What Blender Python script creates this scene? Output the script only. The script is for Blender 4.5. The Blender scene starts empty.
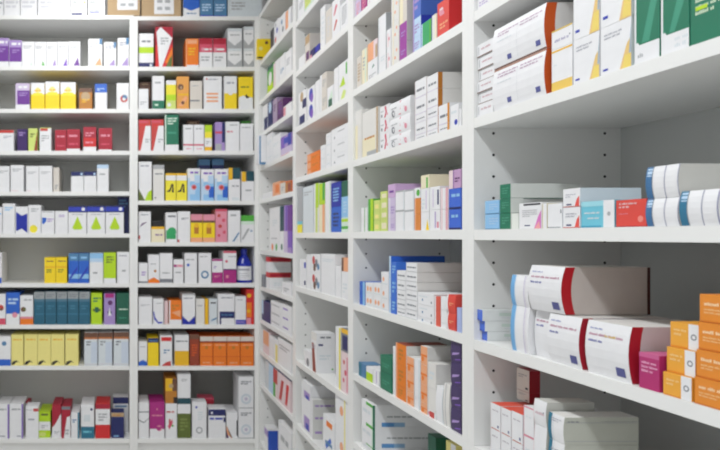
import bpy, bmesh, math, random
from mathutils import Vector, Matrix

# ------------------------------------------------------------------ basics
sc = bpy.context.scene
COL = sc.collection
EYE = 1.60            # eye height above the floor
FPX = 615.0           # focal length in pixels of the 720 px frame
CX, CY = 120.0, 236.0 # where the aisle's vanishing point falls
XF = 0.897            # front plane of the side shelving
YB = 3.97             # front plane of the back shelving
DEPTH = 0.385
T = 0.026

PAL = dict(
    white='#e6e6e8', offwhite='#dedcd8', cream='#e8dfc0', beige='#d6cfc6', pale='#d3dade', grey='#a9abae', mid='#7c7f86',
    dark='#3a3a40', black='#1d1d22', purple='#6f3a94', lilac='#a58cc4', violet='#7c55b8', plum='#5c2f66', deep='#3b2060',
    yellow='#f2d21c', gold='#e8b420', lemon='#eee03a', paleyel='#ece08a', orange='#e8791e', amber='#b9792a', burnt='#d2551c',
    peach='#eaa67c', tan='#b79c79', brown='#6d4a38', red='#cf2a2c', crimson='#a81c34', brick='#8f3a22', pink='#dc8fa0',
    rose='#d05068', magenta='#a8287c', blue='#2a62c4', royal='#2a3cae', navy='#1c2460', sky='#8fbfe6', paleblue='#b9d2ea',
    steel='#4f7fa8', cobalt='#1a2a9e', teal='#28708a', dteal='#1c4a56', aqua='#6fc0d4', green='#1f7458', dgreen='#1a5c48', lgreen='#3f9378',
    leaf='#4faa3c', lime='#b4d61e', plime='#cbd978', olive='#5c6a2c', mint='#cfe2d2', kgreen='#2fa060', text='#a0a1ac',
    dtext='#4c4e62', palepink='#e4cfd2', palelil='#cbbcd8', wred='#c2403a')


def lin(h):
    h = PAL.get(h, h).lstrip('#')
    out = []
    for i in (0, 2, 4):
        c = int(h[i:i + 2], 16) / 255
        out.append(c / 12.92 if c <= .04045 else ((c + .055) / 1.055) ** 2.4)
    return out


_m = {}


def mat(col, rough=0.45, noise=0.05, scale=40, metal=0.0, bump=0.0):
    key = (col, rough, noise, scale, metal, bump)
    if key in _m:
        return _m[key]
    m = bpy.data.materials.new('surface_' + str(col).strip('#'))
    m.use_nodes = True
    nt = m.node_tree
    b = nt.nodes['Principled BSDF']
    r, g, bl = lin(col)
    tc = nt.nodes.new('ShaderNodeTexCoord')
    nz = nt.nodes.new('ShaderNodeTexNoise')
    nz.inputs['Scale'].default_value = scale
    nz.inputs['Detail'].default_value = 3
    nt.links.new(tc.outputs['Object'], nz.inputs['Vector'])
    mx = nt.nodes.new('ShaderNodeMix')
    mx.data_type = 'RGBA'
    mx.inputs[6].default_value = (r * (1 - noise), g * (1 - noise), bl * (1 - noise), 1)
    mx.inputs[7].default_value = (min(1, r * (1 + noise)), min(1, g * (1 + noise)), min(1, bl * (1 + noise)), 1)
    nt.links.new(nz.outputs[0], mx.inputs[0])
    nt.links.new(mx.outputs[2], b.inputs['Base Color'])
    b.inputs['Roughness'].default_value = rough
    b.inputs['Metallic'].default_value = metal
    if bump:
        bp = nt.nodes.new('ShaderNodeBump')
        bp.inputs['Strength'].default_value = bump
        bp.inputs['Distance'].default_value = 0.002
        nt.links.new(nz.outputs[0], bp.inputs['Height'])
        nt.links.new(bp.outputs[0], b.inputs['Normal'])
    _m[key] = m
    return m


def emis(name, col, s):
    m = bpy.data.materials.new(name)
    m.use_nodes = True
    nt = m.node_tree
    b = nt.nodes['Principled BSDF']
    b.inputs['Base Color'].default_value = (*lin(col), 1)
    b.inputs['Emission Color'].default_value = (*lin(col), 1)
    b.inputs['Emission Strength'].default_value = s
    return m


class MB:
    """collects quads / polygons with a material each and links them as ONE mesh object"""

    def __init__(s):
        s.v, s.f, s.mi, s.mats = [], [], [], []

    def slot(s, m):
        if m not in s.mats:
            s.mats.append(m)
        return s.mats.index(m)

    def poly(s, pts, m):
        i = len(s.v)
        s.v += [tuple(p) for p in pts]
        s.f.append(tuple(range(i, i + len(pts))))
        s.mi.append(s.slot(m))

    def box(s, x0, y0, z0, x1, y1, z1, m):
        i = len(s.v)
        s.v += [(x0, y0, z0), (x1, y0, z0), (x1, y1, z0), (x0, y1, z0), (x0, y0, z1), (x1, y0, z1), (x1, y1, z1), (x0, y1, z1)]
        for q in ((0, 3, 2, 1), (4, 5, 6, 7), (0, 1, 5, 4), (1, 2, 6, 5), (2, 3, 7, 6), (3, 0, 4, 7)):
            s.f.append(tuple(i + k for k in q))
            s.mi.append(s.slot(m))

    def build(s, name, parent=None, bevel=0.0, smooth=False):
        me = bpy.data.meshes.new(name)
        me.from_pydata(s.v, [], s.f)
        for m in s.mats:
            me.materials.append(m)
        for p, k in zip(me.polygons, s.mi):
            p.material_index = k
            p.use_smooth = smooth
        me.update()
        o = bpy.data.objects.new(name, me)
        COL.objects.link(o)
        if parent:
            o.parent = parent
        if bevel:
            b = o.modifiers.new('edge', 'BEVEL')
            b.width = bevel
            b.segments = 2
            b.limit_method = 'ANGLE'
        return o


def tag(o, label=None, cat=None, group=None, kind=None):
    if label: o['label'] = label
    if cat: o['category'] = cat
    if group: o['group'] = group
    if kind: o['kind'] = kind
    return o


def empty(name, loc=(0, 0, 0), rz=0):
    o = bpy.data.objects.new(name, None)
    o.empty_display_size = .05
    COL.objects.link(o)
    o.location = loc
    o.rotation_euler = (0, 0, rz)
    return o


# ------------------------------------------------------------------ the room
WALL = mat('#e8e8e8', .8, .03, 6)
CEIL = mat('#e4e4e2', .85, .02, 8)
FLOOR = mat('#d6d4d0', .35, .08, 5)
CEIL_Z = 3.42


def structure(name, *b):
    m = MB()
    m.box(*b)
    return tag(m.build(name), kind='structure')


structure('floor', -2.4, -2.6, -.1, 1.42, 4.46, 0, FLOOR)
structure('ceiling', -2.4, -2.6, CEIL_Z, 1.42, 4.46, CEIL_Z + .1, CEIL)
structure('wall_back', -2.4, 4.38, 0, 1.42, 4.46, CEIL_Z, WALL)
structure('wall_right', 1.30, -2.6, 0, 1.42, 4.379, CEIL_Z, WALL)
structure('wall_left', -2.5, -2.6, 0, -2.4, 4.46, CEIL_Z, WALL)
structure('wall_front', -2.4, -2.7, 0, 1.42, -2.6, CEIL_Z, WALL)

# ------------------------------------------------------------------ ceiling lights
for i, (x, y) in enumerate([(-.25, 3.0), (-.25, 1.45), (-.25, -.1), (-.25, -1.6)]):
    e = empty('ceiling_light', (x, y, CEIL_Z))
    where = ['nearest the back shelves', 'second along the aisle', 'above the camera end of the aisle', 'at the far end of the aisle'][i]
    tag(e, 'white rectangular ceiling light panel ' + where, 'ceiling light', 'ceiling light panels')
    f = MB()
    W, L = .11, .62
    m = mat('#d8d8d8', .4)
    f.box(-W - .02, -L - .02, -.03, -W, L + .02, -.001, m)
    f.box(W, -L - .02, -.03, W + .02, L + .02, -.001, m)
    f.box(-W, -L - .02, -.03, W, -L, -.001, m)
    f.box(-W, L, -.03, W, L + .02, -.001, m)
    f.build('frame', e)
    d = MB()
    d.box(-W, -L, -.02, W, L, -.012, emis('lamp_diffuser', '#ffffff', 3))
    d.build('diffuser', e)
    ld = bpy.data.lights.new('panel_lamp', 'AREA')
    ld.shape = 'RECTANGLE'
    ld.size, ld.size_y = W * 2, L * 2
    ld.energy = 40
    ld.color = (.965, .98, .985) if i < 2 else (.91, .955, 1.0)
    lo = bpy.data.objects.new('panel_lamp', ld)
    COL.objects.link(lo)
    lo.parent = e
    lo.location = (0, 0, -.035)

# ------------------------------------------------------------------ shelving
LAM = mat('#e9e9e7', .35, .015, 3)
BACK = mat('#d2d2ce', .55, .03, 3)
BACKR = mat('#9c9c97', .55, .03, 3)  # darkened panel tone: shade between this unit's tight shelves put into the colour
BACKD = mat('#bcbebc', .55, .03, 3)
HOLE = mat('#16161a', .6)
PIN = mat('#8a8c90', .3, metal=.8)


def unit(label, width, depth, h, tops, loc, rz, back, holes=True, top_board=True):
    """open shelving unit, front at local y=0, x from 0 to width; tops = heights of the shelves' upper faces"""
    e = empty('shelving_unit', loc, rz)
    tag(e, label, 'shelving unit', 'white open shelving units')
    for sx in (0, 1):
        p = MB()
        x0 = 0 if sx == 0 else width - T
        p.box(x0, 0, .0, x0 + T, depth, h, LAM)
        if holes:                     # drilled rows for the shelf pins, on the inner face
            xi = x0 + T + .0004 if sx == 0 else x0 - .0004
            z = EYE - .068 - 27 * .0547
            while z < h - .05:
                if z > .12:
                    for yy in (.05, .332 if depth > .35 else depth - .05):
                        n = 8
                        pts = [(xi, yy + .0036 * math.cos(2 * math.pi * k / n), z + .0036 * math.sin(2 * math.pi * k / n)) for k in range(n)]
                        if sx == 1: pts.reverse()
                        p.poly(pts, HOLE)
                z += .0547
        p.build('side_panel', e)
    b = MB()
    b.box(T + .0005, depth - .012, .0, width - T - .0005, depth - .001, h - .001, back)
    b.build('back_panel', e)
    k = MB()
    k.box(T + .0005, .03, .0, width - T - .0005, .045, min(tops) - T - .0005, LAM)
    k.build('plinth', e)
    for t in sorted(tops):
        s = MB()
        s.box(T + .0005, .0006, t - T, width - T - .0005, depth - .0125, t, LAM)
        o = s.build('shelf', e)
        for xx in (T + .006, width - T - .006):         # little metal pins under each shelf
            for yy in (.05, depth - .053):
                pass
    return e


def hb(y):                      # height of a shelf top in the back units
    return EYE + (CY - y) * YB / FPX


S1 = [hb(y) for y in (15.2, 66.2, 108.8, 150.8, 191.5, 233.5, 283.3, 324.8, 366, 439)]
S2 = [hb(y) for y in (16.2, 66.7, 108.8, 150.6, 200.6, 242.2, 283.2, 324.6, 366.2, 439)]
unit('left white open shelving unit standing against the back wall', .96, .38, S1[0], S1,
     (-.872, YB, 0), 0, BACK)
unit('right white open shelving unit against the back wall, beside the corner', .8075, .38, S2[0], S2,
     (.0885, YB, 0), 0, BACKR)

BAYS = {   # name: (z of near end, z of far end, shelf tops relative to the eye)
    'near': (.745, 1.5855, [1.427, 1.12, .84, .569, .299, .016, -.262, -.532, -.80, -1.06, -1.314]),
    'second': (1.586, 2.3925, [1.427, 1.10, .836, .562, .291, .017, -.257, -.527, -.79, -1.05, -1.314]),
    'third': (2.393, 3.1665, [1.427, 1.09, .836, .554, .295, .016, -.254, -.632, -.955, -1.314]),
    'corner': (3.167, 3.969, [1.427, 1.115, .868, .656, .443, .233, -.091, -.319, -.53, -.73, -.94, -1.314]),
}
BLAB = {'near': 'nearest white open shelving unit, holding the orange and crimson-ended cartons',
        'second': 'second white shelving unit of the side wall, next to the nearest one',
        'third': 'third white shelving unit of the side wall, next to the corner one',
        'corner': 'farthest white shelving unit of the side wall, meeting the back units in the corner'}
for n, (z0, z1, hs) in BAYS.items():
    unit(BLAB[n], z1 - z0, DEPTH, EYE + 1.427, [EYE + h for h in hs], (XF, z1, 0), -math.pi / 2, BACKD)

# ------------------------------------------------------------------ boxes
rnd = random.Random(7)
FACES = {'F', 'R', 'L', 'T'}


def make_box(w, h, d, base, prints, side=None, bulge=0.0, fine=False, top=None, name='medicine_box', flap=False, seed=0, band=None, endband=None):
    """carton; front at y=0 looking to -y, x 0..w, z 0..h. Prints are a printed layer on its faces."""
    r = random.Random(seed)
    mb = MB()
    bm_ = mat(base)
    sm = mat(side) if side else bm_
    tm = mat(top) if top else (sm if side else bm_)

    nb = 6 if bulge else 1

    def P(face, u, v, off):
        if face == 'F':
            return (u * w, -off - bulge * (1 - (2 * v - 1) ** 2), v * h)
        if face == 'R':
            return (w + off, u * d - bulge * (1 - (2 * v - 1) ** 2) * (1 - u), v * h)
        if face == 'L':
            return (-off, (1 - u) * d, v * h)
        return (u * w, v * d, h + off)

    # body
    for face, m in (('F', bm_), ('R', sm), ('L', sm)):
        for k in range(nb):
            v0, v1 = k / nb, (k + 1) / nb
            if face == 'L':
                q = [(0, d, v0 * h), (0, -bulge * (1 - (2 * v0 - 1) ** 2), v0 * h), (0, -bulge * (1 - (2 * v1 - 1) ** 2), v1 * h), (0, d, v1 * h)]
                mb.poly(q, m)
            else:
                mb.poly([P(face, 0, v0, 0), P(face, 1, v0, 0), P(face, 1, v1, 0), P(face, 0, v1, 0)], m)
    mb.poly([(w, d, 0), (0, d, 0), (0, d, h), (w, d, h)], bm_)
    mb.poly([(0, 0, h), (w, 0, h), (w, d, h), (0, d, h)], tm)
    mb.poly([(0, d, 0), (w, d, 0), (w, 0, 0), (0, 0, 0)], bm_)

    lay = [0]

    def rect(face, u0, v0, u1, v1, c):
        lay[0] += 1
        off = .00022 + .00003 * lay[0]
        n = max(1, int(math.ceil((v1 - v0) * 8))) if bulge else 1
        for k in range(n):
            a, b = v0 + (v1 - v0) * k / n, v0 + (v1 - v0) * (k + 1) / n
            mb.poly([P(face, u0, a, off), P(face, u1, a, off), P(face, u1, b, off), P(face, u0, b, off)], mat(c))

    if band:                          # coloured strip along the front edge of the near end
        band, bw = band if isinstance(band, tuple) else (band, .0195)
        mb_u = bw / d
        for k in range(8):
            a, b = k / 8, (k + 1) / 8
            mb.poly([P('R', 0, a, .0003), P('R', mb_u, a, .0003), P('R', mb_u, b, .0003), P('R', 0, b, .0003)], mat(band))
    if endband:
        rect('R', .965, 0, 1, 1, endband)
    for op in [p.strip() for p in prints.split(';') if p.strip()]:
        a = op.split()
        face = 'F'
        if a[0] == 'nt':
            continue
        if a[0] in FACES:
            face = a.pop(0)
        k = a.pop(0)
        if k == 'r':
            rect(face, *[float(x) for x in a[:4]], a[4])
        elif k == 'p':
            c = a.pop()
            n = [float(x) for x in a]
            lay[0] += 1
            off = .00022 + .00003 * lay[0]
            mb.poly([P(face, n[i], n[i + 1], off) for i in range(0, len(n), 2)], mat(c))
        elif k in ('c', 'o'):          # disc / ring
            u, v, rr = [float(x) for x in a[:3]]
            lay[0] += 1
            off = .00022 + .00003 * lay[0]
            fw = w if face in 'FT' else d
            fh = d if face == 'T' else h
            N = 14
            pt = lambda q, s: P(face, u + rr * s * math.cos(q), v + rr * s * fw / fh * math.sin(q), off)
            if k == 'c':
                mb.poly([pt(2 * math.pi * i / N, 1) for i in range(N)], mat(a[3]))
            else:
                for i in range(N):
                    q0, q1 = 2 * math.pi * i / N, 2 * math.pi * (i + 1) / N
                    mb.poly([pt(q0, .6), pt(q0, 1), pt(q1, 1), pt(q1, .6)], mat(a[3]))
        elif k == 't':                 # lines of small printing
            u0, v0, u1, v1 = [float(x) for x in a[:4]]
            n, c = int(a[4]), a[5]
            lay[0] += 1
            off = .00022 + .00003 * lay[0]
            fw = w if face in 'FT' else d
            fh = d if face == 'T' else h
            ph = (v1 - v0) / n
            ch = ph * .55
            for L in range(n):
                v = v1 - ph * (L + 1) + ph * .2
                u = u0
                end = u1 if L < n - 1 or n == 1 else u0 + (u1 - u0) * r.uniform(.45, .9)
                cw = ch * fh / fw * .55
                while u < end - cw:
                    ln = r.randint(3, 8)
                    if fine:
                        for q in range(ln):
                            if u > end: break
                            hh = ch * r.choice((.75, .75, 1.0))
                            mb.poly([P(face, u, v, off), P(face, u + cw * .75, v, off), P(face, u + cw * .75, v + hh, off), P(face, u, v + hh, off)], mat(c))
                            u += cw * 1.05
                        u += cw
                    else:
                        e = min(end, u + cw * ln)
                        mb.poly([P(face, u, v, off), P(face, e, v, off), P(face, e, v + ch, off), P(face, u, v + ch, off)], mat(c))
                        u = e + cw
    o = mb.build(name)
    if flap:                          # the tucked end flap of the carton, seen on its near end
        fm = MB()
        c = min(.006, h * .12)
        g = .0035
        x = w + .0005
        pts = [(x, g, g), (x, d - g, g), (x, d - g, h - g - c), (x, d - g - c, h - g), (x, g + c, h - g), (x, g, h - g - c)]
        fm.poly(pts, sm)
        bx = [(p[0] - .0004, p[1], p[2]) for p in pts]
        for i in range(len(pts)):
            j = (i + 1) % len(pts)
            fm.poly([pts[j], pts[i], bx[i], bx[j]], sm)
        if fine:
            z = h * .62
            u = d * .12
            while u < d * .7:
                l = r.uniform(.006, .018)
                fm.poly([(x + .0002, u, z), (x + .0002, u + l, z), (x + .0002, u + l, z + min(.004, h * .07)), (x + .0002, u, z + min(.004, h * .07))], mat('text'))
                u += l + .004
        fm.build('end_flap', o)
    return o


def lathe(prof, m, n=20, mb=None):
    mb = mb or MB()
    for (r0, z0), (r1, z1) in zip(prof, prof[1:]):
        for i in range(n):
            a, b = 2 * math.pi * i / n, 2 * math.pi * (i + 1) / n
            q = [(r0 * math.cos(a), r0 * math.sin(a), z0), (r0 * math.cos(b), r0 * math.sin(b), z0),
                 (r1 * math.cos(b), r1 * math.sin(b), z1), (r1 * math.cos(a), r1 * math.sin(a), z1)]
            if r0 < 1e-6: q = [q[0], q[2], q[3]]
            elif r1 < 1e-6: q = [q[0], q[1], q[2]]
            mb.poly(q, m)
    return mb


ORD = ['', 'first', 'second', 'third', 'fourth', 'fifth', 'sixth', 'seventh', 'eighth', 'ninth', 'tenth', 'eleventh', 'twelfth']
REG = []      # (object, description, place, row key, column index, layer index, layers in column)


def reg(o, desc, place, row, col, lay, nlay, cat):
    REG.append([o, desc, place, row, col, lay, nlay, cat])


def auto_text(prints, h):
    ops = [p.split()[0] for p in prints.split(';') if p.strip()]
    return prints if ('t' in ops or 'nt' in ops) else prints + ';t .15 .72 .85 .88 2 text'


# ---- back units: rows of (x0, x1, y_top, description, base, prints, options)
def back_row(un, idx, shelf_z, items):
    place = {'L': 'left back unit', 'R': 'right back unit'}[un] + (', ' + ORD[idx] + ' shelf' if idx else ', standing on its top')
    row = 'back' + un + str(idx)
    for ci, it in enumerate(items):
        x0, x1, yt, desc, base, pr = it[:6]
        op = it[6] if len(it) > 6 else {}
        sb = op.get('back', rnd.uniform(.006, .020))
        Y = YB + sb
        k = Y / FPX
        X0, X1 = (x0 - CX) * k + .0006, (x1 - CX) * k - .0006
        if idx:                       # stay between the side panels
            a, b = (-.872, .088) if un == 'L' else (.0885, .896)
            X0, X1 = max(X0, a + T + .002), min(X1, b - T - .002)
            lim = (S1 if un == 'L' else S2)[idx - 1] - T - .002
        tops = yt if isinstance(yt, (list, tuple)) else [yt]
        z = shelf_z + .0003
        n = len(tops)
        for li, t in enumerate(tops):
            zt = EYE + (CY - t) * k
            if idx and zt > lim:
                print('TALL', row, ci, li, round(zt - lim, 3))
                zt = lim
            h = zt - z - .0005
            deep = not any(len(q) > 6 and q[6].get('back', 0) > .1 and q[0] < x1 + 1 and q[1] > x0 - 1 for q in items)
            d = op.get('d', .2 if deep else .1)
            if idx and sb > .1: d = min(d, .36 - sb)
            dd = desc[li] if isinstance(desc, (list, tuple)) else desc
            bb = base[li] if isinstance(base, (list, tuple)) else base
            pp = pr[li] if isinstance(pr, (list, tuple)) else pr
            if bb == 'BOTTLE':
                o = bottle((X1 - X0) / 2, h, pp)
                o.location = ((X0 + X1) / 2, Y + (X1 - X0) / 2, z)
                reg(o, dd, place, row, ci, li, n, 'bottle')
            elif bb == 'CARDBOARD':
                o = cardboard(X1 - X0, h, .26, pp)
                o.location = (X0, Y, z)
                reg(o, dd, place, row, ci, li, n, 'cardboard box')
            else:
                o = make_box(X1 - X0, h, d, bb, auto_text(pp, h), op.get('side'), seed=ci * 7 + idx, top=op.get('top'))
                a = op.get('rz', rnd.uniform(-.02, .02) if x1 - x0 > 9 and n == 1 and not op.get('tight') else 0)
                o.location = (X0, Y, z)
                o.rotation_euler = (0, 0, 0)
                reg(o, dd, place, row, ci, li, n, 'medicine box')
            z = zt


def bottle(r, h, c):
    root = empty('medicine_bottle')
    bm_ = mat(c, .25)
    lathe([(0, 0), (r * .96, 0), (r, h * .03), (r, h * .5), (r * .93, h * .58), (r * .62, h * .72), (r * .36, h * .82), (r * .34, h * .86), (0, h * .86)], bm_, 24).build('body', root, smooth=True)
    lathe([(0, h * .861), (r * .40, h * .861), (r * .40, h * .985), (r * .36, h), (0, h)], mat(c, .3), 20).build('cap', root)
    mb = MB()                         # paper label wrapped round the front of the bottle
    n = 10
    a0, a1 = math.radians(-160), math.radians(-35)
    R = r + .0006
    for i in range(n):
        a, b = a0 + (a1 - a0) * i / n, a0 + (a1 - a0) * (i + 1) / n
        mb.poly([(R * math.cos(a), R * math.sin(a), h * .08), (R * math.cos(b), R * math.sin(b), h * .08),
                 (R * math.cos(b), R * math.sin(b), h * .49), (R * math.cos(a), R * math.sin(a), h * .49)], mat('white'))
    R += .0004
    for (z0, z1, c0, c1) in ((.36, .42, .15, .8), (.27, .29, .2, .7), (.2, .22, .2, .75), (.14, .16, .2, .6)):
        for i in range(5):
            a, b = a0 + (a1 - a0) * (c0 + (c1 - c0) * i / 5), a0 + (a1 - a0) * (c0 + (c1 - c0) * (i + .9) / 5)
            mb.poly([(R * math.cos(a), R * math.sin(a), h * z0), (R * math.cos(b), R * math.sin(b), h * z0),
                     (R * math.cos(b), R * math.sin(b), h * z1), (R * math.cos(a), R * math.sin(a), h * z1)], mat('text'))
    l = mb.build('paper_label', root, smooth=True)
    l['label'] = 'white paper label'
    return root


def cardboard(w, h, d, spec):
    root = empty('cardboard_box')
    c = mat('tan', .8, .12, 12)
    b = MB()
    b.box(0, 0, 0, w, d, h, c)
    b.build('body', root)
    f = MB()
    f.box(.0, .001, h + .0005, w, d * .495, h + .003, c)
    f.box(.0, d * .505, h + .0005, w, d - .001, h + .003, c)
    f.build('top_flap', root)
    u0, v0, u1, v1 = [float(x) for x in spec.split()]
    l = MB()
    l.box(u0 * w, -.0012, v0 * h, u1 * w, -.0002, v1 * h, mat('white'))
    for k in range(3):
        for j in range(2):
            a = u0 + (u1 - u0) * (.15 + .4 * j)
            zz = v0 + (v1 - v0) * (.15 + .27 * k)
            l.box(a * w, -.0016, zz * h, (a + (u1 - u0) * .26) * w, -.0013, (zz + (v1 - v0) * .12) * h, mat('grey'))
    l.build('shipping_label', root)['label'] = 'white printed label'
    return root


# ---- side bays: columns of (x_far, x_near, tops, description, base, prints, options); tops are read at the near edge
def bay_row(bay, idx, shelf, items):
    z0b, z1b, hs = BAYS[bay]
    place = {'near': 'nearest unit', 'second': 'second side unit', 'third': 'third side unit', 'corner': 'corner unit'}[bay] + ', ' + ORD[idx] + ' shelf'
    row = bay + str(idx)
    for ci, it in enumerate(items):
        xf, xn, yt, desc, base, pr = it[:6]
        op = it[6] if len(it) > 6 else {}
        X = XF + op.get('back', .008)
        Zf, Zn = FPX * X / (xf - CX) - .0006, FPX * X / (xn - CX) + .0006
        Zf, Zn = min(Zf, z1b - T - .002), max(Zn, z0b + T + .002)
        base_h = op.get('on', shelf)
        lim = EYE + min([h for h in hs if h > base_h + .02] + [9]) - T - .002
        tops = yt if isinstance(yt, (list, tuple)) else [yt]
        n = len(tops)
        z = EYE + op.get('on', shelf) + .0003
        for li, t in enumerate(tops):
            zt = EYE + (t if abs(t) < 1.6 and isinstance(t, float) else X * (CY - t) / (xn - CX))
            if zt > lim:
                print('TALL', row, ci, li, round(zt - lim, 3))
                zt = lim
            h = zt - z - .0006
            g = lambda v: v[li] if isinstance(v, (list, tuple)) else v
            sh = op.get('shift', [0] * n)[li]
            w = Zf - Zn
            if g(base) == 'BOTTLE':
                o = bottle(min(w / 2, .05), h, g(pr))
                o.location = (X + w / 2, (Zf + Zn) / 2, z)
                o.rotation_euler = (0, 0, -math.pi / 2)
                reg(o, g(desc), place, row, ci, li, n, 'bottle')
            else:
                o = make_box(w, h, g(op.get('d', .13)), g(base), auto_text(g(pr), h), g(op.get('side')), g(op.get('bulge', 0)),
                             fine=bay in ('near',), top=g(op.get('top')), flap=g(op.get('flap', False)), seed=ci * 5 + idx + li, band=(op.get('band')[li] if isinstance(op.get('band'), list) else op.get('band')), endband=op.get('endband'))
                o.location = (X + sh, Zf, z)
                o.rotation_euler = (0, 0, -math.pi / 2)
                reg(o, g(desc), place, row, ci, li, n, 'medicine box')
            z = zt

PW = 'r 0 .18 1 1 lilac;r .12 .18 1 .72 purple;r 0 0 1 .18 white;t .2 .78 .9 .94 1 white;t .25 .5 .85 .66 2 lilac'
# --- left back unit
back_row('L', 0, S1[0], [
    (-5, 3.5, -18, 'white box with faint printing cut by frame', 'white', 't .1 .2 .9 .8 5 grey'),
    (4, 20, -20, 'large white box with faint printing', 'white', 't .1 .2 .9 .9 6 #cdcdd3', {'d': .2}),
    (20.5, 37, -20, 'large white box with faint printing', 'white', 't .1 .2 .9 .9 6 #cdcdd3', {'d': .2}),
    (37.8, 70.5, -20, 'widest white box with faint printing', 'white', 't .08 .2 .45 .9 6 #cdcdd3;t .55 .2 .9 .9 6 #cdcdd3', {'d': .2}),
    (71, 87, -14, 'white box with navy mark at its base', 'white', 'r .05 .02 .7 .1 navy;c .85 .45 .07 gold;t .1 .4 .7 .9 4 grey', {'d': .16}),
    (88, 105, -14, 'white box with blue line near its base', 'white', 'r .1 .17 .75 .2 mid;r .1 .1 .65 .14 royal;t .1 .4 .8 .9 4 grey', {'d': .16}),
    (107.5, 140, -16, 'tan cardboard box with large white label', 'CARDBOARD', '.3 .18 .93 .95'),
])
back_row('L', 1, S1[1], [
    (-4, 8.7, 38, 'white box with lilac and purple panel', 'white', PW),
    (9, 21.8, 40, 'white box with deep purple panel', 'white', PW.replace('r .12 .18', 'r .05 .18')),
    (22.1, 34.5, 41.6, 'white box with small green drop at its foot', 'white', 'p .65 .05 .85 .05 .75 .22 mint;t .1 .72 .8 .86 2 grey'),
    (34.7, 46, 41.8, 'white box with leaf green drop at its foot', 'white', 'p .6 .05 .88 .05 .74 .24 leaf;t .1 .72 .8 .86 2 grey'),
    (46.3, 57.3, 41.9, 'white box with lilac wedge at its foot', 'white', 'p .55 .05 .9 .05 .82 .32 lilac;t .1 .72 .8 .86 2 grey'),
    (57.6, 68.5, 41.7, 'white box with purple wedge at its foot', 'white', 'p .5 .04 .9 .04 .82 .34 violet;t .1 .72 .8 .86 2 grey'),
    (68.8, 80.2, 41.4, 'white box with plum purple wedge at its foot', 'white', 'p .4 .03 .95 .03 .8 .36 purple;t .1 .72 .8 .86 2 grey'),
    (88.2, 102.4, 38.8, 'white box with orange triangle at its foot', 'white', 'p .45 .04 .95 .04 .85 .34 peach;p .78 .8 1 .8 1 1 .8 1 steel;t .1 .7 .7 .86 2 grey'),
    (103.8, 116.2, 42, 'shorter white box with pale lilac triangle at its foot', 'white', 'p .4 .04 .9 .04 .85 .3 lilac;p .8 .72 1 .8 1 1 .8 1 steel'),
    (117.5, 129, 37.8, 'white box with lilac triangle beside the upright', 'white', 'p .35 .04 .95 .04 .9 .34 lilac;p .75 .75 1 .8 1 1 .75 1 steel'),
])
YW = 'r 0 .56 1 1 white;p 0 .5 1 .5 .8 .62 .2 .62 lemon;c .5 .72 .2 paleyel;nt ;t .25 .66 .75 .74 1 gold'
back_row('L', 2, S1[2], [
    (15.5, 29.8, 83.2, 'white box with purple panel', 'white', PW.replace('1 1 lilac', '1 1 palelil')),
    (31, 44.6, 82.8, 'yellow box with white top', 'yellow', YW),
    (45.2, 59.5, 81.5, 'yellow box with white top', 'yellow', YW),
    (60.4, 75.8, 82.2, 'yellow box with white top', 'yellow', YW),
    (79, 92.2, 88, 'amber brown box', 'amber', 'r 0 .8 1 1 brown;c .5 .6 .35 tan;t .2 .3 .8 .5 2 gold'),
    (95, 107, 83.8, 'white box with bright blue top', 'white', 'r 0 .66 1 1 blue;t .15 .72 .85 .84 2 paleblue'),
    (116.5, 129, 83, 'white box with red and blue roundel', 'white', 'c .6 .4 .3 wred;c .66 .45 .2 steel;c .6 .38 .13 white;nt'),
])
back_row('L', 3, S1[3], [
    (-1, 13.8, 130, 'white box with red top edge', 'white', 'r 0 .86 1 1 wred;t .3 .6 .85 .74 2 text'),
    (17.2, 27.3, 129, 'dark purple box', 'deep', 't .15 .68 .8 .88 2 lilac'),
    (28.3, 37.4, 128.3, 'yellow-green box with dark red slanted edge', 'plime', 'p .95 0 1 0 1 1 crimson;p .62 0 1 0 1 .9 brick;t .2 .6 .7 .8 2 olive'),
    (39.6, 51.2, 127.6, 'white box with small red top mark', 'white', 'r .05 .86 .7 .97 wred;r 0 .97 1 1 plime;t .15 .4 .8 .7 3 grey'),
    (55, 66.4, 129.8, 'plain crimson box with line printing', 'crimson', 't .15 .62 .85 .76 1 pink;t .15 .2 .85 .3 1 rose'),
    (66.8, 80, 129.2, 'crimson box with white foot', 'crimson', 'r 0 0 1 .1 white;t .15 .62 .85 .78 1 pink;t .15 .25 .85 .4 1 rose'),
    (83.2, 96.2, 126.9, 'tall red box with wide white foot', 'crimson', 'r 0 .18 1 .55 red;r 0 0 1 .18 white;t .15 .6 .85 .8 2 pink;t .15 .3 .85 .42 1 pink'),
    (98.6, 112, 128, 'crimson box standing beside the gap', 'crimson', 'r 0 0 1 .07 white;t .15 .6 .85 .76 1 pink;t .15 .25 .8 .36 1 rose'),
])
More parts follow.
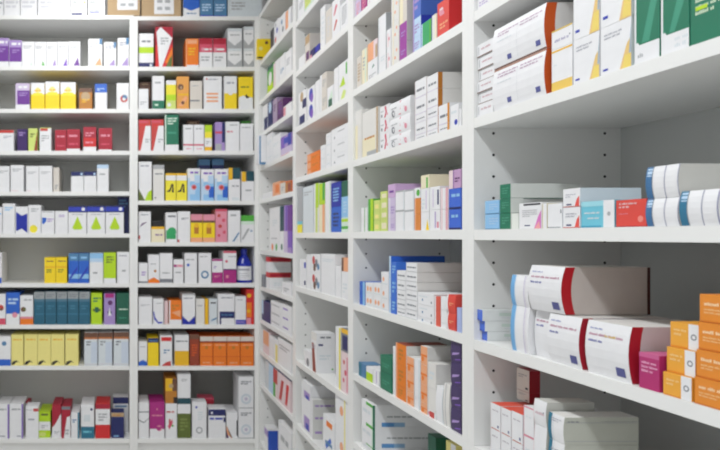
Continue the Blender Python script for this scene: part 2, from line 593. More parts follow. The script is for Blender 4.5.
back_row('L', 4, S1[4], [
    (-4, 9.6, 166, 'plain white box with grey print', 'white', 't .1 .72 .9 .84 2 grey', {'back': .03}),
    (10.6, 23.6, 165, 'narrow plain white box with pink line', 'white', 't .15 .75 .85 .88 2 grey;r 0 .02 .6 .05 palepink'),
    (26, 38.8, 166, 'plain white box touching its twin', 'white', 't .15 .68 .85 .8 2 grey;r 0 .02 .4 .05 palepink', {'tight': 1}),
    (39, 52.2, 165.8, 'plain white box touching its twin', 'white', 't .15 .68 .85 .8 2 grey', {'tight': 1}),
    (53.2, 59.2, 167.4, 'thin pale grey box', 'beige', 't .3 .1 .8 .3 3 mid', {'back': .04}),
    (71, 83.6, 171.6, 'white box with navy top', 'white', 'r 0 .78 1 1 navy;c .85 .88 .1 paleblue;nt', {'tight': 1}),
    (83.9, 96.4, 171.4, 'white box with navy top', 'white', 'r 0 .78 1 1 navy;c .85 .88 .1 paleblue;nt', {'tight': 1}),
    (97, 108.6, 164.6, 'taller white box with pale blue top', 'white', 'r 0 .86 1 1 paleblue;t .2 .6 .8 .7 1 grey', {'tight': 1}),
])
GT = 'r 0 .76 1 1 navy;r 0 .8 1 .95 royal;c .82 .88 .1 white;p .2 .18 .8 .18 .5 .62 lime;r .28 .14 .72 .26 lime;r .99 0 1 .7 grey;nt ;t .2 .66 .8 .72 1 grey'
back_row('L', 5, S1[5], [
    (-4, 2, 207, 'white box cut by the frame edge', 'white', 't .1 .6 .9 .8 2 sky'),
    (2.6, 15, 203.4, 'tall white box with grey print', 'white', 't .15 .75 .85 .9 2 sky'),
    (15.4, 28, 206.4, 'white box with deep blue notched panel', 'white', 'p .05 .08 .5 .18 .95 .02 .95 .74 .5 .66 .05 .8 cobalt;nt'),
    (28.4, 41, 204.9, 'white box with yellow disc at its foot', 'white', 'c .4 .16 .32 lemon;t .2 .75 .8 .9 2 grey'),
    (41.4, 54.4, 210.8, 'white box with blue square emblem', 'white', 'r .05 .42 .38 .7 blue;p .2 .42 .38 .42 .38 .55 white;t .45 .5 .95 .68 2 lilac;r .1 .93 .9 .97 grey;nt'),
    (55, 68, 210.9, 'plain white box with faint blue print', 'white', 't .3 .72 .8 .84 2 lilac'),
    (68.3, 86.6, 205.8, 'white box with navy top and green triangle', 'white', GT, {'tight': 1, 'back': .006}),
    (87, 105.2, 205.6, 'white box with navy top and green triangle', 'white', GT, {'tight': 1, 'back': .006}),
    (105.6, 123.9, 205.6, 'white box with navy top and green triangle', 'white', GT, {'tight': 1, 'back': .006}),
    (117.5, 131.5, 196.3, 'dark navy box behind the green triangles', 'navy', 't .1 .7 .9 .95 3 steel', {'back': .125}),
])
back_row('L', 6, S1[6], [
    (-4, 1.6, 252.5, 'white box with blue foot at the frame edge', 'white', 'r 0 0 1 .18 blue'),
    (44.3, 55.6, 257.6, 'yellow box with black print', 'yellow', 't .2 .82 .9 .9 1 brown;r .05 .6 1 .66 gold;t .2 .4 .7 .56 2 olive', {'tight': 1}),
    (55.8, 67, 257.4, 'yellow box with black print', 'yellow', 't .2 .82 .9 .9 1 brown;r .05 .6 1 .66 gold;t .2 .4 .7 .56 2 olive', {'tight': 1}),
    (68.5, 78.6, 253.4, 'blue box with dark slanted streak', 'blue', 'r 0 .75 1 1 steel;r 0 .15 1 .3 sky;p .1 .08 .9 .45 .9 .58 .1 .2 royal;t .2 .8 .8 .92 1 sky', {'tight': 1}),
    (78.8, 89, 253.3, 'blue box with dark slanted streak', 'blue', 'r 0 .75 1 1 steel;r 0 .15 1 .3 sky;p .1 .08 .9 .45 .9 .58 .1 .2 royal;t .2 .8 .8 .92 1 sky', {'tight': 1}),
    (89.6, 103.2, 253, 'white box with pale blue shaded top', 'white', 'r 0 .82 1 1 sky;r 0 .7 1 .82 paleblue;t .25 .3 .6 .38 1 mid'),
    (103.6, 116, 252.6, 'lime green box with white foot', 'lime', 'r 0 0 1 .16 white;t .2 .65 .8 .9 3 olive'),
    (117, 129.5, 252, 'plain white box next to the lime one', 'white', 't .15 .85 .8 .92 1 text;t .4 .35 .7 .45 1 grey'),
])
TG = 'r 0 .77 1 1 #979c9e;r 0 .7 1 .78 #4a7286;r 0 .3 1 .34 #34708a;t .15 .82 .85 .94 2 mid;t .2 .45 .8 .6 2 #3d7890;r .97 0 1 1 dteal'
back_row('L', 7, S1[7], [
    (-4, 5.6, 294, 'white box with red fruit picture', 'white', 'r 0 0 1 .2 rose;c .5 .55 .32 wred;c .55 .5 .16 brown;nt'),
    (6, 19.6, 292.6, 'bright blue box with white foot', 'blue', 'r 0 0 1 .34 white;c .65 .3 .2 pink;t .15 .62 .9 .85 2 paleblue'),
    (20, 33.2, 295.4, 'white box with orange foot and dark swirl', 'white', 'r 0 0 1 .24 orange;r 0 .2 1 .27 pink;c .25 .52 .2 brown;c .33 .52 .1 olive;t .3 .8 .9 .9 1 grey'),
    (34, 44.9, 291.8, 'dusky teal box with grey top', '#235f78', TG, {'tight': 1}),
    (45.2, 56.2, 291.5, 'dusky teal box with grey top', '#235f78', TG, {'tight': 1}),
    (56.5, 67.4, 291.6, 'dusky teal box with grey top', '#235f78', TG, {'tight': 1}),
    (67.7, 78.7, 291.4, 'dusky teal box with grey top', '#235f78', TG, {'tight': 1}),
    (79, 90.2, 291.6, 'dusky teal box with grey top', '#235f78', TG, {'tight': 1}),
    (91, 102, 293, 'lime green box with black wavy print', 'lime', 'r .15 .42 .9 .5 olive;r .35 .38 .7 .55 dgreen;t .2 .7 .9 .88 2 green', {'tight': 1}),
    (104, 115.2, 293.4, 'lilac box with white bottle picture', 'lilac', 'c .55 .7 .22 plum;c .5 .38 .2 navy;p .35 .28 .65 .28 .5 .55 white;r .1 .86 .9 1 magenta;nt'),
    (116.4, 129.6, 293, 'dark green box beside the upright', 'dgreen', 't .2 .45 .9 .52 1 mint;t .2 .18 .8 .24 1 lgreen'),
])
YS = 'p 0 .02 .2 .02 .45 .12 .7 .08 .4 .17 .1 .12 black;t .15 .8 .85 .88 1 gold'
BO = 'r 0 .84 1 1 brown;r 0 .8 1 .86 #b8703c;r 0 0 1 .78 pale;r .5 .08 .98 .72 #c6d0de;t .15 .6 .5 .76 2 mid;r 0 .02 1 .06 #cdcdd3;r .97 0 1 .8 mid'
back_row('L', 8, S1[8], [
    (-4, 10.8, 336.4, 'white box with bright blue foot', 'white', 'r 0 0 1 .22 blue;c .55 .76 .16 steel;nt'),
    (11.3, 23.4, 334.6, 'mustard yellow box with black swoosh', 'paleyel', YS, {'tight': 1}),
    (24.2, 37.4, 334.4, 'mustard yellow box with black swoosh', 'paleyel', YS, {'tight': 1}),
    (37.6, 50.8, 334.5, 'mustard yellow box with black swoosh', 'paleyel', YS, {'tight': 1}),
    (51, 64.4, 334.4, 'mustard yellow box with black swoosh', 'paleyel', YS, {'tight': 1}),
    (65.2, 78.4, 334.2, 'mustard yellow box with black swoosh', 'paleyel', YS, {'tight': 1}),
    (84.2, 97.8, 332.6, 'pale blue box with orange-brown top', 'white', BO, {'tight': 1}),
    (98.2, 112.6, 332.4, 'pale blue box with orange-brown top', 'white', BO, {'tight': 1}),
    (113.6, 129, 332.2, 'pale blue box with orange-brown top', 'white', BO, {'tight': 1}),
])
back_row('L', 9, S1[9], [
    (-4, 9, 404.2, 'white box with violet right edge', 'white', 'r .9 0 1 1 violet;r .3 .05 .7 .09 text;t .15 .8 .8 .9 1 grey'),
    (9.6, 23, 404, 'white box with violet right edge', 'white', 'r .9 0 1 1 violet;r .55 .05 .85 .09 text;t .15 .8 .8 .9 1 grey'),
    (25.8, 29.6, 401.8, 'dark red slim box half hidden', 'crimson', 'r 0 .5 1 .95 grey;nt', {'back': .125}),
    (25.6, 38.4, 406.2, 'white box with small red top mark', 'white', 'r .6 .84 1 .93 wred;t .2 .55 .8 .64 1 text;r .0 .88 .5 .9 grey'),
    (38.8, 50.4, 412, 'lime and white box', 'lime', 'r 0 .28 1 .62 white;r 0 .05 .6 .2 plime;t .2 .35 .8 .5 2 grey;r .2 .86 .8 .94 olive', {'back': .03}),
    (52, 61.2, 404.8, 'crimson box with white slanted corner', 'crimson', 'p 0 0 1 0 1 .75 .35 .4 0 .3 white;t .2 .1 .8 .2 2 grey', {'back': .03}),
    (61.6, 70.4, 406.4, 'crimson and white slanted box', 'crimson', 'p .25 0 1 0 1 .7 .6 .66 white;t .4 .1 .9 .3 2 grey;r 0 .9 1 1 mid'),
    (71, 79.4, 412.4, 'small white box with teal edge', 'white', 'r .8 0 1 1 teal;t .15 .6 .7 .75 2 steel'),
    (81, 94.2, 404.6, 'white box with teal bottom third', 'white', 'r 0 0 1 .35 teal;c .8 .86 .1 navy;t .15 .15 .8 .25 1 aqua;r .2 .5 .7 .7 pale'),
    (95.4, 110, 404.2, 'red and white box with bright red base', 'red', 'r 0 .4 1 .86 white;r 0 .86 1 1 crimson;t .2 .5 .8 .75 3 grey'),
    (111, 124, 412.6, 'navy box with tan top', 'navy', 'r 0 .84 1 1 tan;t .15 .86 .8 .95 1 amber;r .2 .06 .6 .1 sky;nt'),
    (113, 128.5, 397.2, 'tall white box with navy cap band behind', 'white', 'r 0 .82 1 1 navy;r .1 .72 .9 .77 steel;nt', {'back': .13}),
])
# --- right back unit
back_row('R', 0, S2[0], [
    (141.5, 181, -14, 'tan cardboard box with square white label', 'CARDBOARD', '.32 .08 .82 .96'),
    (183.3, 199.5, -10, 'blue box with white lower half', 'white', 'r 0 .42 1 1 blue;p 0 .34 .5 .22 1 .34 1 .5 0 .5 blue;t .2 .08 .8 .16 1 steel', {'d': .18}),
    (200, 213, -10, 'light blue box with faint print', 'steel', 't .15 .2 .85 .5 3 paleblue;r 0 0 1 .06 royal', {'d': .18, 'tight': 1}),
    (213.4, 226.8, -10, 'light blue box with faint print', 'steel', 't .15 .2 .85 .5 3 paleblue;r 0 0 1 .06 royal', {'d': .18, 'tight': 1}),
    (228, 262, -14, 'wide grey-lilac box', 'pale', 'c .68 .6 .035 dark;r .04 .1 .05 .9 grey;t .1 .2 .5 .5 3 grey', {'d': .2}),
])
GF = 'p .05 .85 .95 .85 .95 .4 .5 .12 .05 .4 white;r .05 .86 .95 .98 pale;t .2 .6 .8 .72 1 grey'
back_row('R', 1, S2[1], [
    (138.7, 153.6, 33.4, 'white box with lime band and navy base', 'white', 'r 0 0 1 .14 navy;r .75 .03 .9 .11 pale;r 0 .42 1 .6 lime;t .2 .72 .8 .82 1 mid'),
    (155.4, 172.8, 26.8, 'tall red box with white diamond flap', 'red', 'r 0 .55 1 1 crimson;p .22 0 .38 0 .98 .72 .3 1 .06 .88 white;p .98 .0 .98 .5 .55 .12 orange;p .6 0 .95 0 .98 .3 .8 .2 olive;t .3 .55 .75 .75 3 grey'),
    (185.8, 198.6, 38.6, 'orange box with pale frame', 'orange', 'r 0 0 1 .07 white;r 0 0 .07 1 peach;r .12 .82 .9 .96 peach;t .2 .4 .8 .7 3 gold', {'tight': 1}),
    (199, 212.4, 38.2, 'white box with crimson upper half', 'white', 'r 0 .52 1 1 rose;r 0 .8 1 1 crimson;c .3 .62 .14 pink;t .4 .56 .95 .68 1 white;t .15 .2 .8 .4 2 grey', {'tight': 1}),
    (212.8, 226.4, 38.2, 'white box with crimson upper half', 'white', 'r 0 .52 1 1 rose;r 0 .8 1 1 crimson;c .2 .62 .14 pink;t .3 .56 .95 .68 1 white;t .15 .2 .8 .4 2 grey', {'tight': 1}),
    (227, 242.4, [48, 28.2], 'light grey box with pointed flap', 'grey', GF, {'tight': 1}),
    (243.2, 256, [48, 26.4], 'light grey box with pointed flap', 'grey', GF, {'tight': 1}),
])
back_row('R', 2, S2[2], [
    (138.5, 148.4, 88.8, 'small plain white box', 'white', 't .15 .2 .8 .4 2 grey'),
    (139.2, 150.6, 82, 'brown-topped box behind a white one', 'brown', 't .2 .9 .8 .96 1 tan', {'back': .125}),
    (152.4, 164.2, 75.8, 'tall white box with green base', 'white', 'r 0 0 1 .26 green;t .2 .08 .5 .18 1 mint;t .2 .75 .8 .85 1 grey'),
    (166.2, 176, 80.3, 'lime and yellow box with pale top', 'plime', 'r 0 .5 1 .85 lemon;r 0 .3 1 .5 lime;r 0 .85 1 1 white;c .3 .15 .2 white;nt'),
    (176.6, 189, 76.4, 'orange box with dark round picture', '#e3a050', 'c .32 .68 .24 brown;c .36 .66 .1 tan;r .1 .42 1 .48 gold;p .1 .1 .5 .1 .9 .35 .7 .4 peach;c .5 .2 .14 brown;nt'),
    (190, 202.2, 80.8, 'pale grey box with dark line', 'beige', 'r 0 .28 .8 .33 mid;t .2 .8 .7 .86 1 grey'),
    (203.8, 221.8, 76.3, 'wide white box with salmon stripes', 'white', 'r .15 .44 .8 .5 peach;r .15 .33 .8 .39 peach;r .15 .22 .8 .28 peach;c .16 .92 .05 wred;t .25 .88 .8 .94 1 text'),
    (224.2, 236.8, 76.2, 'white box with yellow lower half', 'white', 'r 0 0 1 .48 yellow;c .5 .5 .2 white;t .2 .75 .8 .85 1 text'),
    (238.6, 253, 76.8, 'yellow box with white lower half and crescent', 'yellow', 'r 0 0 1 .36 white;p 0 .36 .6 .36 .3 .42 white;c .62 .4 .15 black;c .7 .44 .12 yellow;t .15 .65 .8 .72 1 olive'),
])
RF = 'r 0 .8 1 1 wred;p 0 0 .15 0 .6 .85 0 .85 red;p 0 .0 .12 0 .5 .8 0 .8 wred;r .0 .9 .8 .96 rose;t .55 .25 .95 .4 2 grey'
back_row('R', 3, S2[3], [
    (138.6, 150.8, 119.6, 'white box with red curved side', 'white', RF, {'tight': 1}),
    (151.2, 163.8, 119.4, 'white box with red curved side', 'white', RF, {'tight': 1}),
    (164.8, 178.6, 114.6, 'tall green box with white foot', 'green', 'r 0 0 1 .17 white;r 0 .17 .1 1 mint;t .2 .72 .9 .93 3 mint;t .2 .45 .9 .55 1 lgreen', {'tight': 1}),
    (183.3, 193.4, 124.6, 'white box with red stripe', 'white', 'r 0 .2 1 .26 rose;t .2 .8 .8 .9 1 grey;t .3 .05 .8 .12 1 pink', {'tight': 1}),
    (193.8, 204, 124.6, 'white box with red stripe', 'white', 'r 0 .2 1 .26 rose;t .2 .8 .8 .9 1 grey;t .3 .05 .8 .12 1 pink', {'tight': 1}),
    (187, 199.4, 120.6, 'grey-brown box behind the red striped ones', 'brown', 't .2 .9 .8 .96 1 tan', {'back': .125}),
    (204.6, 212, 125, 'slim yellow and white box', 'white', 'r 0 .74 1 1 lime;r 0 .5 1 .74 lemon;r 0 0 1 .16 gold;t .2 .25 .8 .4 2 grey'),
    (215.2, 225, 122, 'lilac-grey box with navy patch', 'lilac', 'r .7 .3 1 1 navy;r 0 .0 .65 .25 grey;r 0 .6 .7 .68 rose;nt'),
    (225.6, 239.4, 121.6, 'large plain white box with red corner print', 'white', 't .1 .62 .6 .7 1 rose;t .3 .85 .85 .92 1 grey'),
    (240, 253.2, 123.6, 'plain white box in front of green', 'white', 't .15 .82 .8 .9 1 grey'),
    (241.5, 253, 120.8, 'green-topped box behind a white one', 'leaf', 'nt', {'back': .125}),
])
BR = 'r 0 0 1 .6 sky;r .0 .0 .18 .7 paleblue;r .6 .1 1 .45 blue;r .55 .55 1 .8 paleblue;r 0 .2 .6 .45 paleblue;c .5 .42 .22 pink;c .52 .42 .15 wred;t .2 .82 .85 .93 1 violet'
back_row('R', 4, S2[4], [
    (138.6, 151.8, 161.6, 'white box with dark green and lime foot', 'white', 'p .45 0 1 0 1 .28 .72 .22 lime;p 0 0 .5 0 0 .3 olive;t .15 .86 .8 .93 1 text'),
    (153, 164.2, 164.8, 'plain off-white box with grey top', 'offwhite', 'r 0 .88 1 1 grey;t .2 .72 .85 .78 1 mid;c .2 .08 .07 dark'),
    (165.6, 176, 173.2, 'yellow box with black dog figure', 'lemon', 'r 0 .74 1 .92 white;p .05 .32 .45 .32 .65 .56 .6 .3 .8 .3 .75 .6 .55 .62 .4 .42 black;r 0 .93 1 1 gold;nt', {'tight': 1}),
    (176.3, 187, 173.2, 'yellow box with black dog figure', 'lemon', 'r 0 .74 1 .92 white;p .05 .32 .45 .32 .65 .56 .6 .3 .8 .3 .75 .6 .55 .62 .4 .42 black;r 0 .93 1 1 gold;nt', {'tight': 1}),
    (187.6, 200.2, 168.4, 'pale blue box with red disc and green haze', 'white', BR.replace('r .6 .1 1 .45 blue', 'r .5 .75 .9 .9 mint'), {'tight': 1}),
    (201, 214, 169.2, 'pale blue box with red disc', 'white', BR, {'tight': 1}),
    (214.6, 228, 169, 'pale blue box with red disc', 'white', BR, {'tight': 1}),
    (198.6, 210.2, 159.2, 'dark slate box behind the red discs', 'steel', 'r 0 0 1 .86 navy;nt', {'back': .13}),
    (212, 224, 159, 'dark slate box behind the red discs', 'steel', 'r 0 0 1 .86 navy;nt', {'back': .13}),
    (228.4, 240.2, 167.8, 'white box with teal and gold top', 'white', 'r 0 .66 1 1 dteal;r 0 .64 .35 1 gold;r .3 .0 .9 .1 pale;t .3 .4 .9 .5 1 grey'),
    (241.6, 254, 171, 'white box with gold and teal band', 'white', 'r 0 .66 1 1 dteal;r 0 .64 .35 .98 gold;t .3 .3 .9 .4 1 grey'),
])
back_row('R', 5, S2[5], [
    (138.6, 150.8, 211.4, 'white box with plum swish', 'white', 'p .05 .48 .7 .66 .3 .62 plum;r 0 .1 .12 .22 wred;t .2 .86 .8 .93 1 text'),
    (151.2, 164.6, 226.6, 'low cream box with dark upper band', 'cream', 'r 0 .84 1 1 gold;t .3 .4 .85 .55 1 purple;nt', {'back': .01}),
    (151.6, 164.2, 220.5, 'dark brown box behind the cream one', 'dark', 'nt', {'back': .13}),
    (165.6, 177, 212.4, 'white box with green round patch', 'white', 'r .05 .1 .9 .4 kgreen;c .55 .35 .4 kgreen;t .2 .82 .9 .93 1 mid'),
    (177.6, 190.2, 211.3, 'plain white box with tiny red corner', 'white', 'r 0 0 .14 .08 wred;t .3 .72 .9 .8 2 mid'),
    (190.6, 202.4, 214.2, 'yellow box with orange foot and mauve top', 'yellow', 'r 0 .0 1 .16 peach;r 0 .74 1 1 pink;r 0 .7 1 .78 brown;r .3 .3 .7 .55 amber;c .5 .6 .2 gold;nt', {'tight': 1}),
    (202.8, 215, 214.4, 'yellow box with orange foot and mauve top', 'yellow', 'r 0 .0 1 .16 peach;r 0 .74 1 1 pink;r 0 .7 1 .78 brown;r .3 .3 .7 .55 amber;c .5 .6 .2 gold;nt', {'tight': 1}),
    (215.4, 227.2, 209, 'pink box with red spots', 'pink', 'c .3 .8 .14 wred;c .7 .66 .15 rose;c .4 .48 .16 wred;c .75 .3 .14 rose;c .3 .2 .13 rose;r 0 .93 1 1 rose;nt'),
    (228, 240.4, 210.4, 'white box with blue ribbon at its foot', 'white', 'p .35 .02 .5 .02 .95 .3 .85 .32 steel;t .2 .8 .8 .9 1 grey'),
    (240.8, 254, 215.2, 'white box with green top and grey sketch', 'white', 'r 0 .76 1 1 leaf;r 0 .66 1 .78 mint;p .05 .1 .2 .1 .7 .5 .5 .5 grey;c .8 .42 .07 steel;nt'),
])
back_row('R', 6, S2[6], [
    (138.6, 147.8, 263, 'short white box with violet print', 'white', 't .3 .35 .8 .6 2 lilac;r 0 0 1 .08 mid'),
    (148.2, 159.4, 254.6, 'white box with orange foot', 'white', 'p 0 0 1 0 1 .08 .5 .2 0 .1 orange;c .62 .42 .12 amber;t .2 .64 .8 .7 1 grey'),
    (159.8, 172.6, 253.2, 'white box with navy foot', 'white', 'r 0 .02 1 .14 mid;t .2 .3 .8 .38 1 grey'),
    (173.4, 183.4, 259.4, 'short white box with magenta dashes', 'white', 'r .02 .68 .35 .78 magenta;r .4 .68 .95 .78 pink;t .2 .4 .8 .5 1 grey'),
    (184.6, 197.2, 253, 'white box with small blue mark', 'white', 'c .28 .6 .12 blue;t .1 .75 .8 .82 1 grey;r .97 0 1 1 grey'),
    (198.6, 211.2, 253, 'white box with blue ring', 'white', 'o .5 .28 .32 steel;t .1 .85 .8 .92 1 grey'),
    (212, 222.6, 259, 'short white box with magenta lower half', 'white', 'r 0 0 1 .44 magenta;r 0 .92 1 1 magenta;t .15 .6 .5 .72 2 lilac;t .2 .22 .8 .32 2 pink'),
    (223.2, 236.4, 251, 'tall white box with magenta lower half', 'white', 'r 0 0 1 .4 magenta;r 0 .94 1 1 rose;c .25 .68 .1 rose;t .4 .8 .95 .86 1 text;r 0 .4 1 .44 plum;c .3 .2 .12 pink'),
    (237.4, 253.6, 249, 'cobalt blue bottle with white label', 'BOTTLE', 'cobalt'),
])
back_row('R', 7, S2[7], [
    (138.6, 152.2, 297, 'plain white box with faint print', 'white', 't .15 .66 .85 .74 2 grey'),
    (153, 163.6, 298.8, 'slim white box with blue arc', 'white', 'p 0 .5 .1 .2 .5 .02 .9 .04 .9 .1 .5 .1 .2 .28 .1 .5 royal;nt ;t .3 .8 .9 .86 1 grey'),
    (164.2, 168, 301, 'thin pinkish slim box', 'palepink', 'nt', {'back': .03}),
    (169, 181.6, 300.4, 'orange box with white foot', 'orange', 'r 0 0 1 .2 white;r 0 0 .1 1 white;t .2 .6 .8 .85 2 amber;p .2 .5 .9 .3 .9 .6 peach'),
    (182.2, 195.2, 293.8, 'tall white box with blue chevron foot', 'white', 'p 0 0 1 0 1 .28 .5 .08 0 .28 cobalt;t .1 .82 .8 .9 1 text;r 0 .96 1 1 grey'),
    (195.8, 204.6, 299, 'plain cream-white box', 'offwhite', 't .2 .7 .8 .78 1 grey'),
    (205, 208.4, 299, 'thin golden yellow box', 'gold', 'nt'),
    (208.8, 217.2, 299, 'grey-white box with blue line', 'pale', 'p .3 .12 1 .22 1 .28 .3 .18 steel;t .2 .8 .9 .9 1 dark'),
    (217.8, 234.6, 294, 'wide white box with dark navy band', 'white', 'r .1 .2 1 .42 navy;r .1 0 .2 .42 navy;t .2 .84 .9 .92 1 text;t .2 .28 .9 .34 1 steel'),
    (235.2, 246, 296.4, 'white box with blue foot strip', 'white', 'r .05 0 1 .16 royal;r .1 .06 .9 .1 lilac;t .2 .85 .8 .92 1 grey'),
    (246.4, 254, 289.2, 'tall orange-red box with yellow spots', 'red', 'r 0 .2 .7 .62 orange;c .35 .82 .3 gold;c .3 .38 .25 gold;r 0 0 .6 .18 pink;nt'),
])
OR = 'r 0 .82 1 1 beige;r 0 .78 1 .84 brick;c .5 .62 .12 amber;t .15 .68 .9 .74 1 peach;t .2 .06 .8 .14 1 peach;r .0 .3 1 .32 burnt;r .98 0 1 .8 brick'
back_row('R', 8, S2[8], [
    (138.6, 147.2, 341.6, 'short white box with blue foot', 'white', 'p 0 0 1 0 1 .15 .5 .24 0 .15 blue;t .2 .75 .8 .82 1 grey'),
    (147.8, 158.6, 338, 'yellow box with dark navy top', 'yellow', 'r 0 .84 1 1 navy;t .15 .86 .9 .95 1 steel;nt'),
    (160, 172.2, 335.6, 'white box with red top and foot', 'white', 'r .1 .82 .95 .95 red;p .1 0 .9 0 .9 .16 .5 .12 wred;t .3 .4 .8 .56 2 steel'),
    (174.6, 188.8, 335, 'white box with golden lower half', 'white', 'r 0 0 1 .48 gold;t .1 .76 .9 .84 1 mid'),
    (189.6, 199.4, 334.4, 'dark brick-red box', 'brick', 'r 0 .85 1 1 brown;t .2 .3 .8 .7 5 burnt'),
    (200, 213, 336.4, 'orange box with cream top', 'orange', OR, {'tight': 1}),
    (213.3, 226.6, 336.4, 'orange box with cream top', 'orange', OR, {'tight': 1}),
    (226.9, 240.2, 336.4, 'orange box with cream top', 'orange', OR, {'tight': 1}),
    (240.5, 253.8, 336.4, 'orange box with cream top', 'orange', OR, {'tight': 1}),
])
CI = 'o .5 .3 .36 #ccd4dc;c .5 .3 .12 #c4bed0;t .15 .75 .85 .88 2 mid;r 0 .0 1 .03 grey'
back_row('R', 9, S2[9], [
    (138.6, 149, 402.4, 'white box with grey curved lines', 'white', 'r 0 .72 1 .75 mid;p 0 .5 .5 .42 1 .55 1 .57 .5 .45 0 .53 mid;nt'),
    (149.6, 164.6, 402, 'magenta box with white foot', 'magenta', 'r 0 0 1 .26 white;c .65 .28 .2 pink;p .3 .32 .9 .32 .6 .2 magenta;t .15 .6 .85 .66 1 pink;c .5 .8 .06 pink'),
    (165.4, 177, [403.4, 378.4], ['white box with red and green mark', 'small amber brown box'], ['white', 'amber'],
     ['r .3 .4 .45 .55 wred;p .2 .35 .35 .25 .65 .45 .6 .55 rose;c .62 .36 .1 leaf;t .1 .72 .9 .8 1 wred', 'r 0 .5 .6 1 gold;r .6 .5 1 1 brown;c .5 .7 .2 tan;r .7 0 1 .25 black;nt']),
    (177.4, 190.6, [404, 374], ['olive green box with white top', 'white box with dark teal foot'], ['olive', 'white'],
     ['r 0 .72 1 1 white;t .2 .2 .8 .6 4 #7c8a48', 'r 0 0 1 .2 dteal;t .3 .75 .8 .85 2 grey']),
    (192, 206.6, 402.2, 'white box with small blue mark and arc', 'white', 'c .3 .86 .08 royal;o .5 .22 .24 grey;t .4 .5 .8 .75 4 pale;nt'),
    (198.5, 214, 397.8, 'crimson pink box lying behind', 'rose', 'r 0 0 1 .96 crimson;nt', {'back': .13}),
    (208.4, 225.6, 408.4, 'white box with navy upper band', 'white', 'r 0 .76 1 .97 navy;r .88 .54 1 .7 navy;c .2 .85 .07 white;t .08 .6 .85 .72 1 royal;nt'),
    (226.4, 237.6, 412.6, 'white box with orange and plum strokes', 'white', 'p 0 .1 .15 .1 .55 .0 .4 .0 .0 .5 peach;p 0 0 .2 0 0 .3 plum;r .9 .1 1 .7 dark;nt'),
    (238.6, 253.6, [408.4, 376.8], 'white box with blue-grey circle pattern', 'white', CI, {'tight': 1}),
])

# --- side bays
WT = 'white'
# corner bay
bay_row('corner', 1, 1.115, [
    (256.2, 257.4, 38.6, 'yellow box with brown spots turned to the aisle', 'yellow', 'R c .7 .8 .12 brown;R r 0 .0 .4 .08 black;R c .25 .5 .15 paleyel;nt', {'back': -.035, 'side': 'yellow', 'd': .083}),
    (270.4, 273.6, 27, 'thin dark brown box', 'dark', 'nt', {'back': .01}),
    (274, 279.2, 17, 'white box with pink and blue dots', WT, 'c .3 .2 .14 wred;c .6 .55 .14 royal;c .3 .85 .12 grey;nt'),
    (279.6, 285.2, 11, 'white box with grey marks', WT, 'c .6 .3 .14 mid;c .4 .7 .12 steel;nt'),
    (285.6, 290.8, 6, 'white box with peach edge', WT, 'r .0 0 .5 1 peach;nt'),
])
bay_row('corner', 2, .868, [
    (267.4, 273, 62, 'green and white slim box', 'leaf', 'r 0 0 1 .3 lime;c .5 .5 .3 white;r 0 .85 1 1 dgreen;nt'),
    (273.4, 279, 58, 'white box with brownish edge', WT, 'r 0 0 .4 1 palepink;nt'),
    (279.4, 285, 52, 'white box with blue print', WT, 't .2 .3 .8 .5 3 steel'),
    (285.4, 291.4, 47, 'white box with grey print', WT, 't .2 .4 .8 .7 3 grey'),
])
bay_row('corner', 3, .656, [
    (262.8, 267.4, 103, 'white box with navy foot', WT, 'r .3 0 1 .5 navy;nt'),
    (267.8, 272.4, 99, 'deep navy blue box', 'navy', 'c .5 .75 .3 paleblue;nt'),
    (272.8, 277, 97, 'greyish lilac box', '#a794b0', 't .2 .5 .8 .8 3 plum'),
    (277.4, 283, 97.5, 'plum purple box', 'plum', 't .2 .3 .8 .9 4 purple', {'d': .2}),
    (283.4, 291.4, 101, 'short white and pink box', WT, 'r 0 0 .3 .9 pink;nt'),
])
bay_row('corner', 4, .443, [
    (256.4, 258.4, 128.5, 'white box with blue outline turned to the aisle', WT, 'R r .08 .05 .2 .95 steel;R r .08 .0 .6 .08 steel;nt', {'back': -.04, 'd': .075}),
    (267, 272.4, [150, 131.8], 'white box with faint blue lines', WT, 't .1 .4 .9 .6 2 pale', {'d': .2}),
    (272.8, 280.4, [150.5, 132.5], 'plain white box with soft print', WT, 't .1 .4 .9 .6 2 pale', {'d': .2}),
    (280.8, 291.2, [150.5, 144, 131.8], ['white box with pink foot', 'lilac-white box', 'violet and blue box'], [WT, 'palelil', 'lilac'],
     ['r 0 .2 .8 .8 pink;nt', 'nt', 'r .0 0 .4 1 violet;r .3 .3 .7 .8 royal;r .7 0 1 1 cobalt;nt']),
])
bay_row('corner', 5, .233, [
    (262.8, 272.2, 191, 'low white box', WT, 'nt'),
    (272.6, 279.8, 180.8, 'salmon orange box', 'peach', 'r .4 .2 .9 .8 orange;nt'),
    (280.2, 285, 182, 'beige and grey box', 'beige', 't .2 .3 .8 .7 2 grey'),
    (285.4, 291.6, 179.8, 'copper brown box', 'burnt', 'r 0 0 1 .9 amber;r .4 .1 .9 .8 brick;nt'),
])
bay_row('corner', 6, -.091, [
    (269.6, 279.6, [231, 206.5], ['white box with orange and green dots', 'white box with tall grey edge'], [WT, WT], ['c .3 .22 .09 orange;c .7 .22 .09 leaf;t .2 .6 .8 .7 1 grey', 't .3 .2 .8 .5 3 pale'], {'d': .2}),
    (280, 283.6, [231, 205.4], ['white box with dark green dot', 'dark teal slim box'], [WT, 'dteal'], ['c .5 .25 .25 dgreen;nt', 'nt']),
    (284, 287.4, [231, 205], ['pale violet slim box', 'violet slim box'], ['palelil', 'lilac'], ['nt', 'r .4 0 1 1 violet;nt']),
    (287.8, 291.8, [231, 204.6], ['violet box with lilac foot', 'purple slim box'], ['violet', 'purple'], ['r 0 0 1 .25 lilac;nt', 'nt']),
])
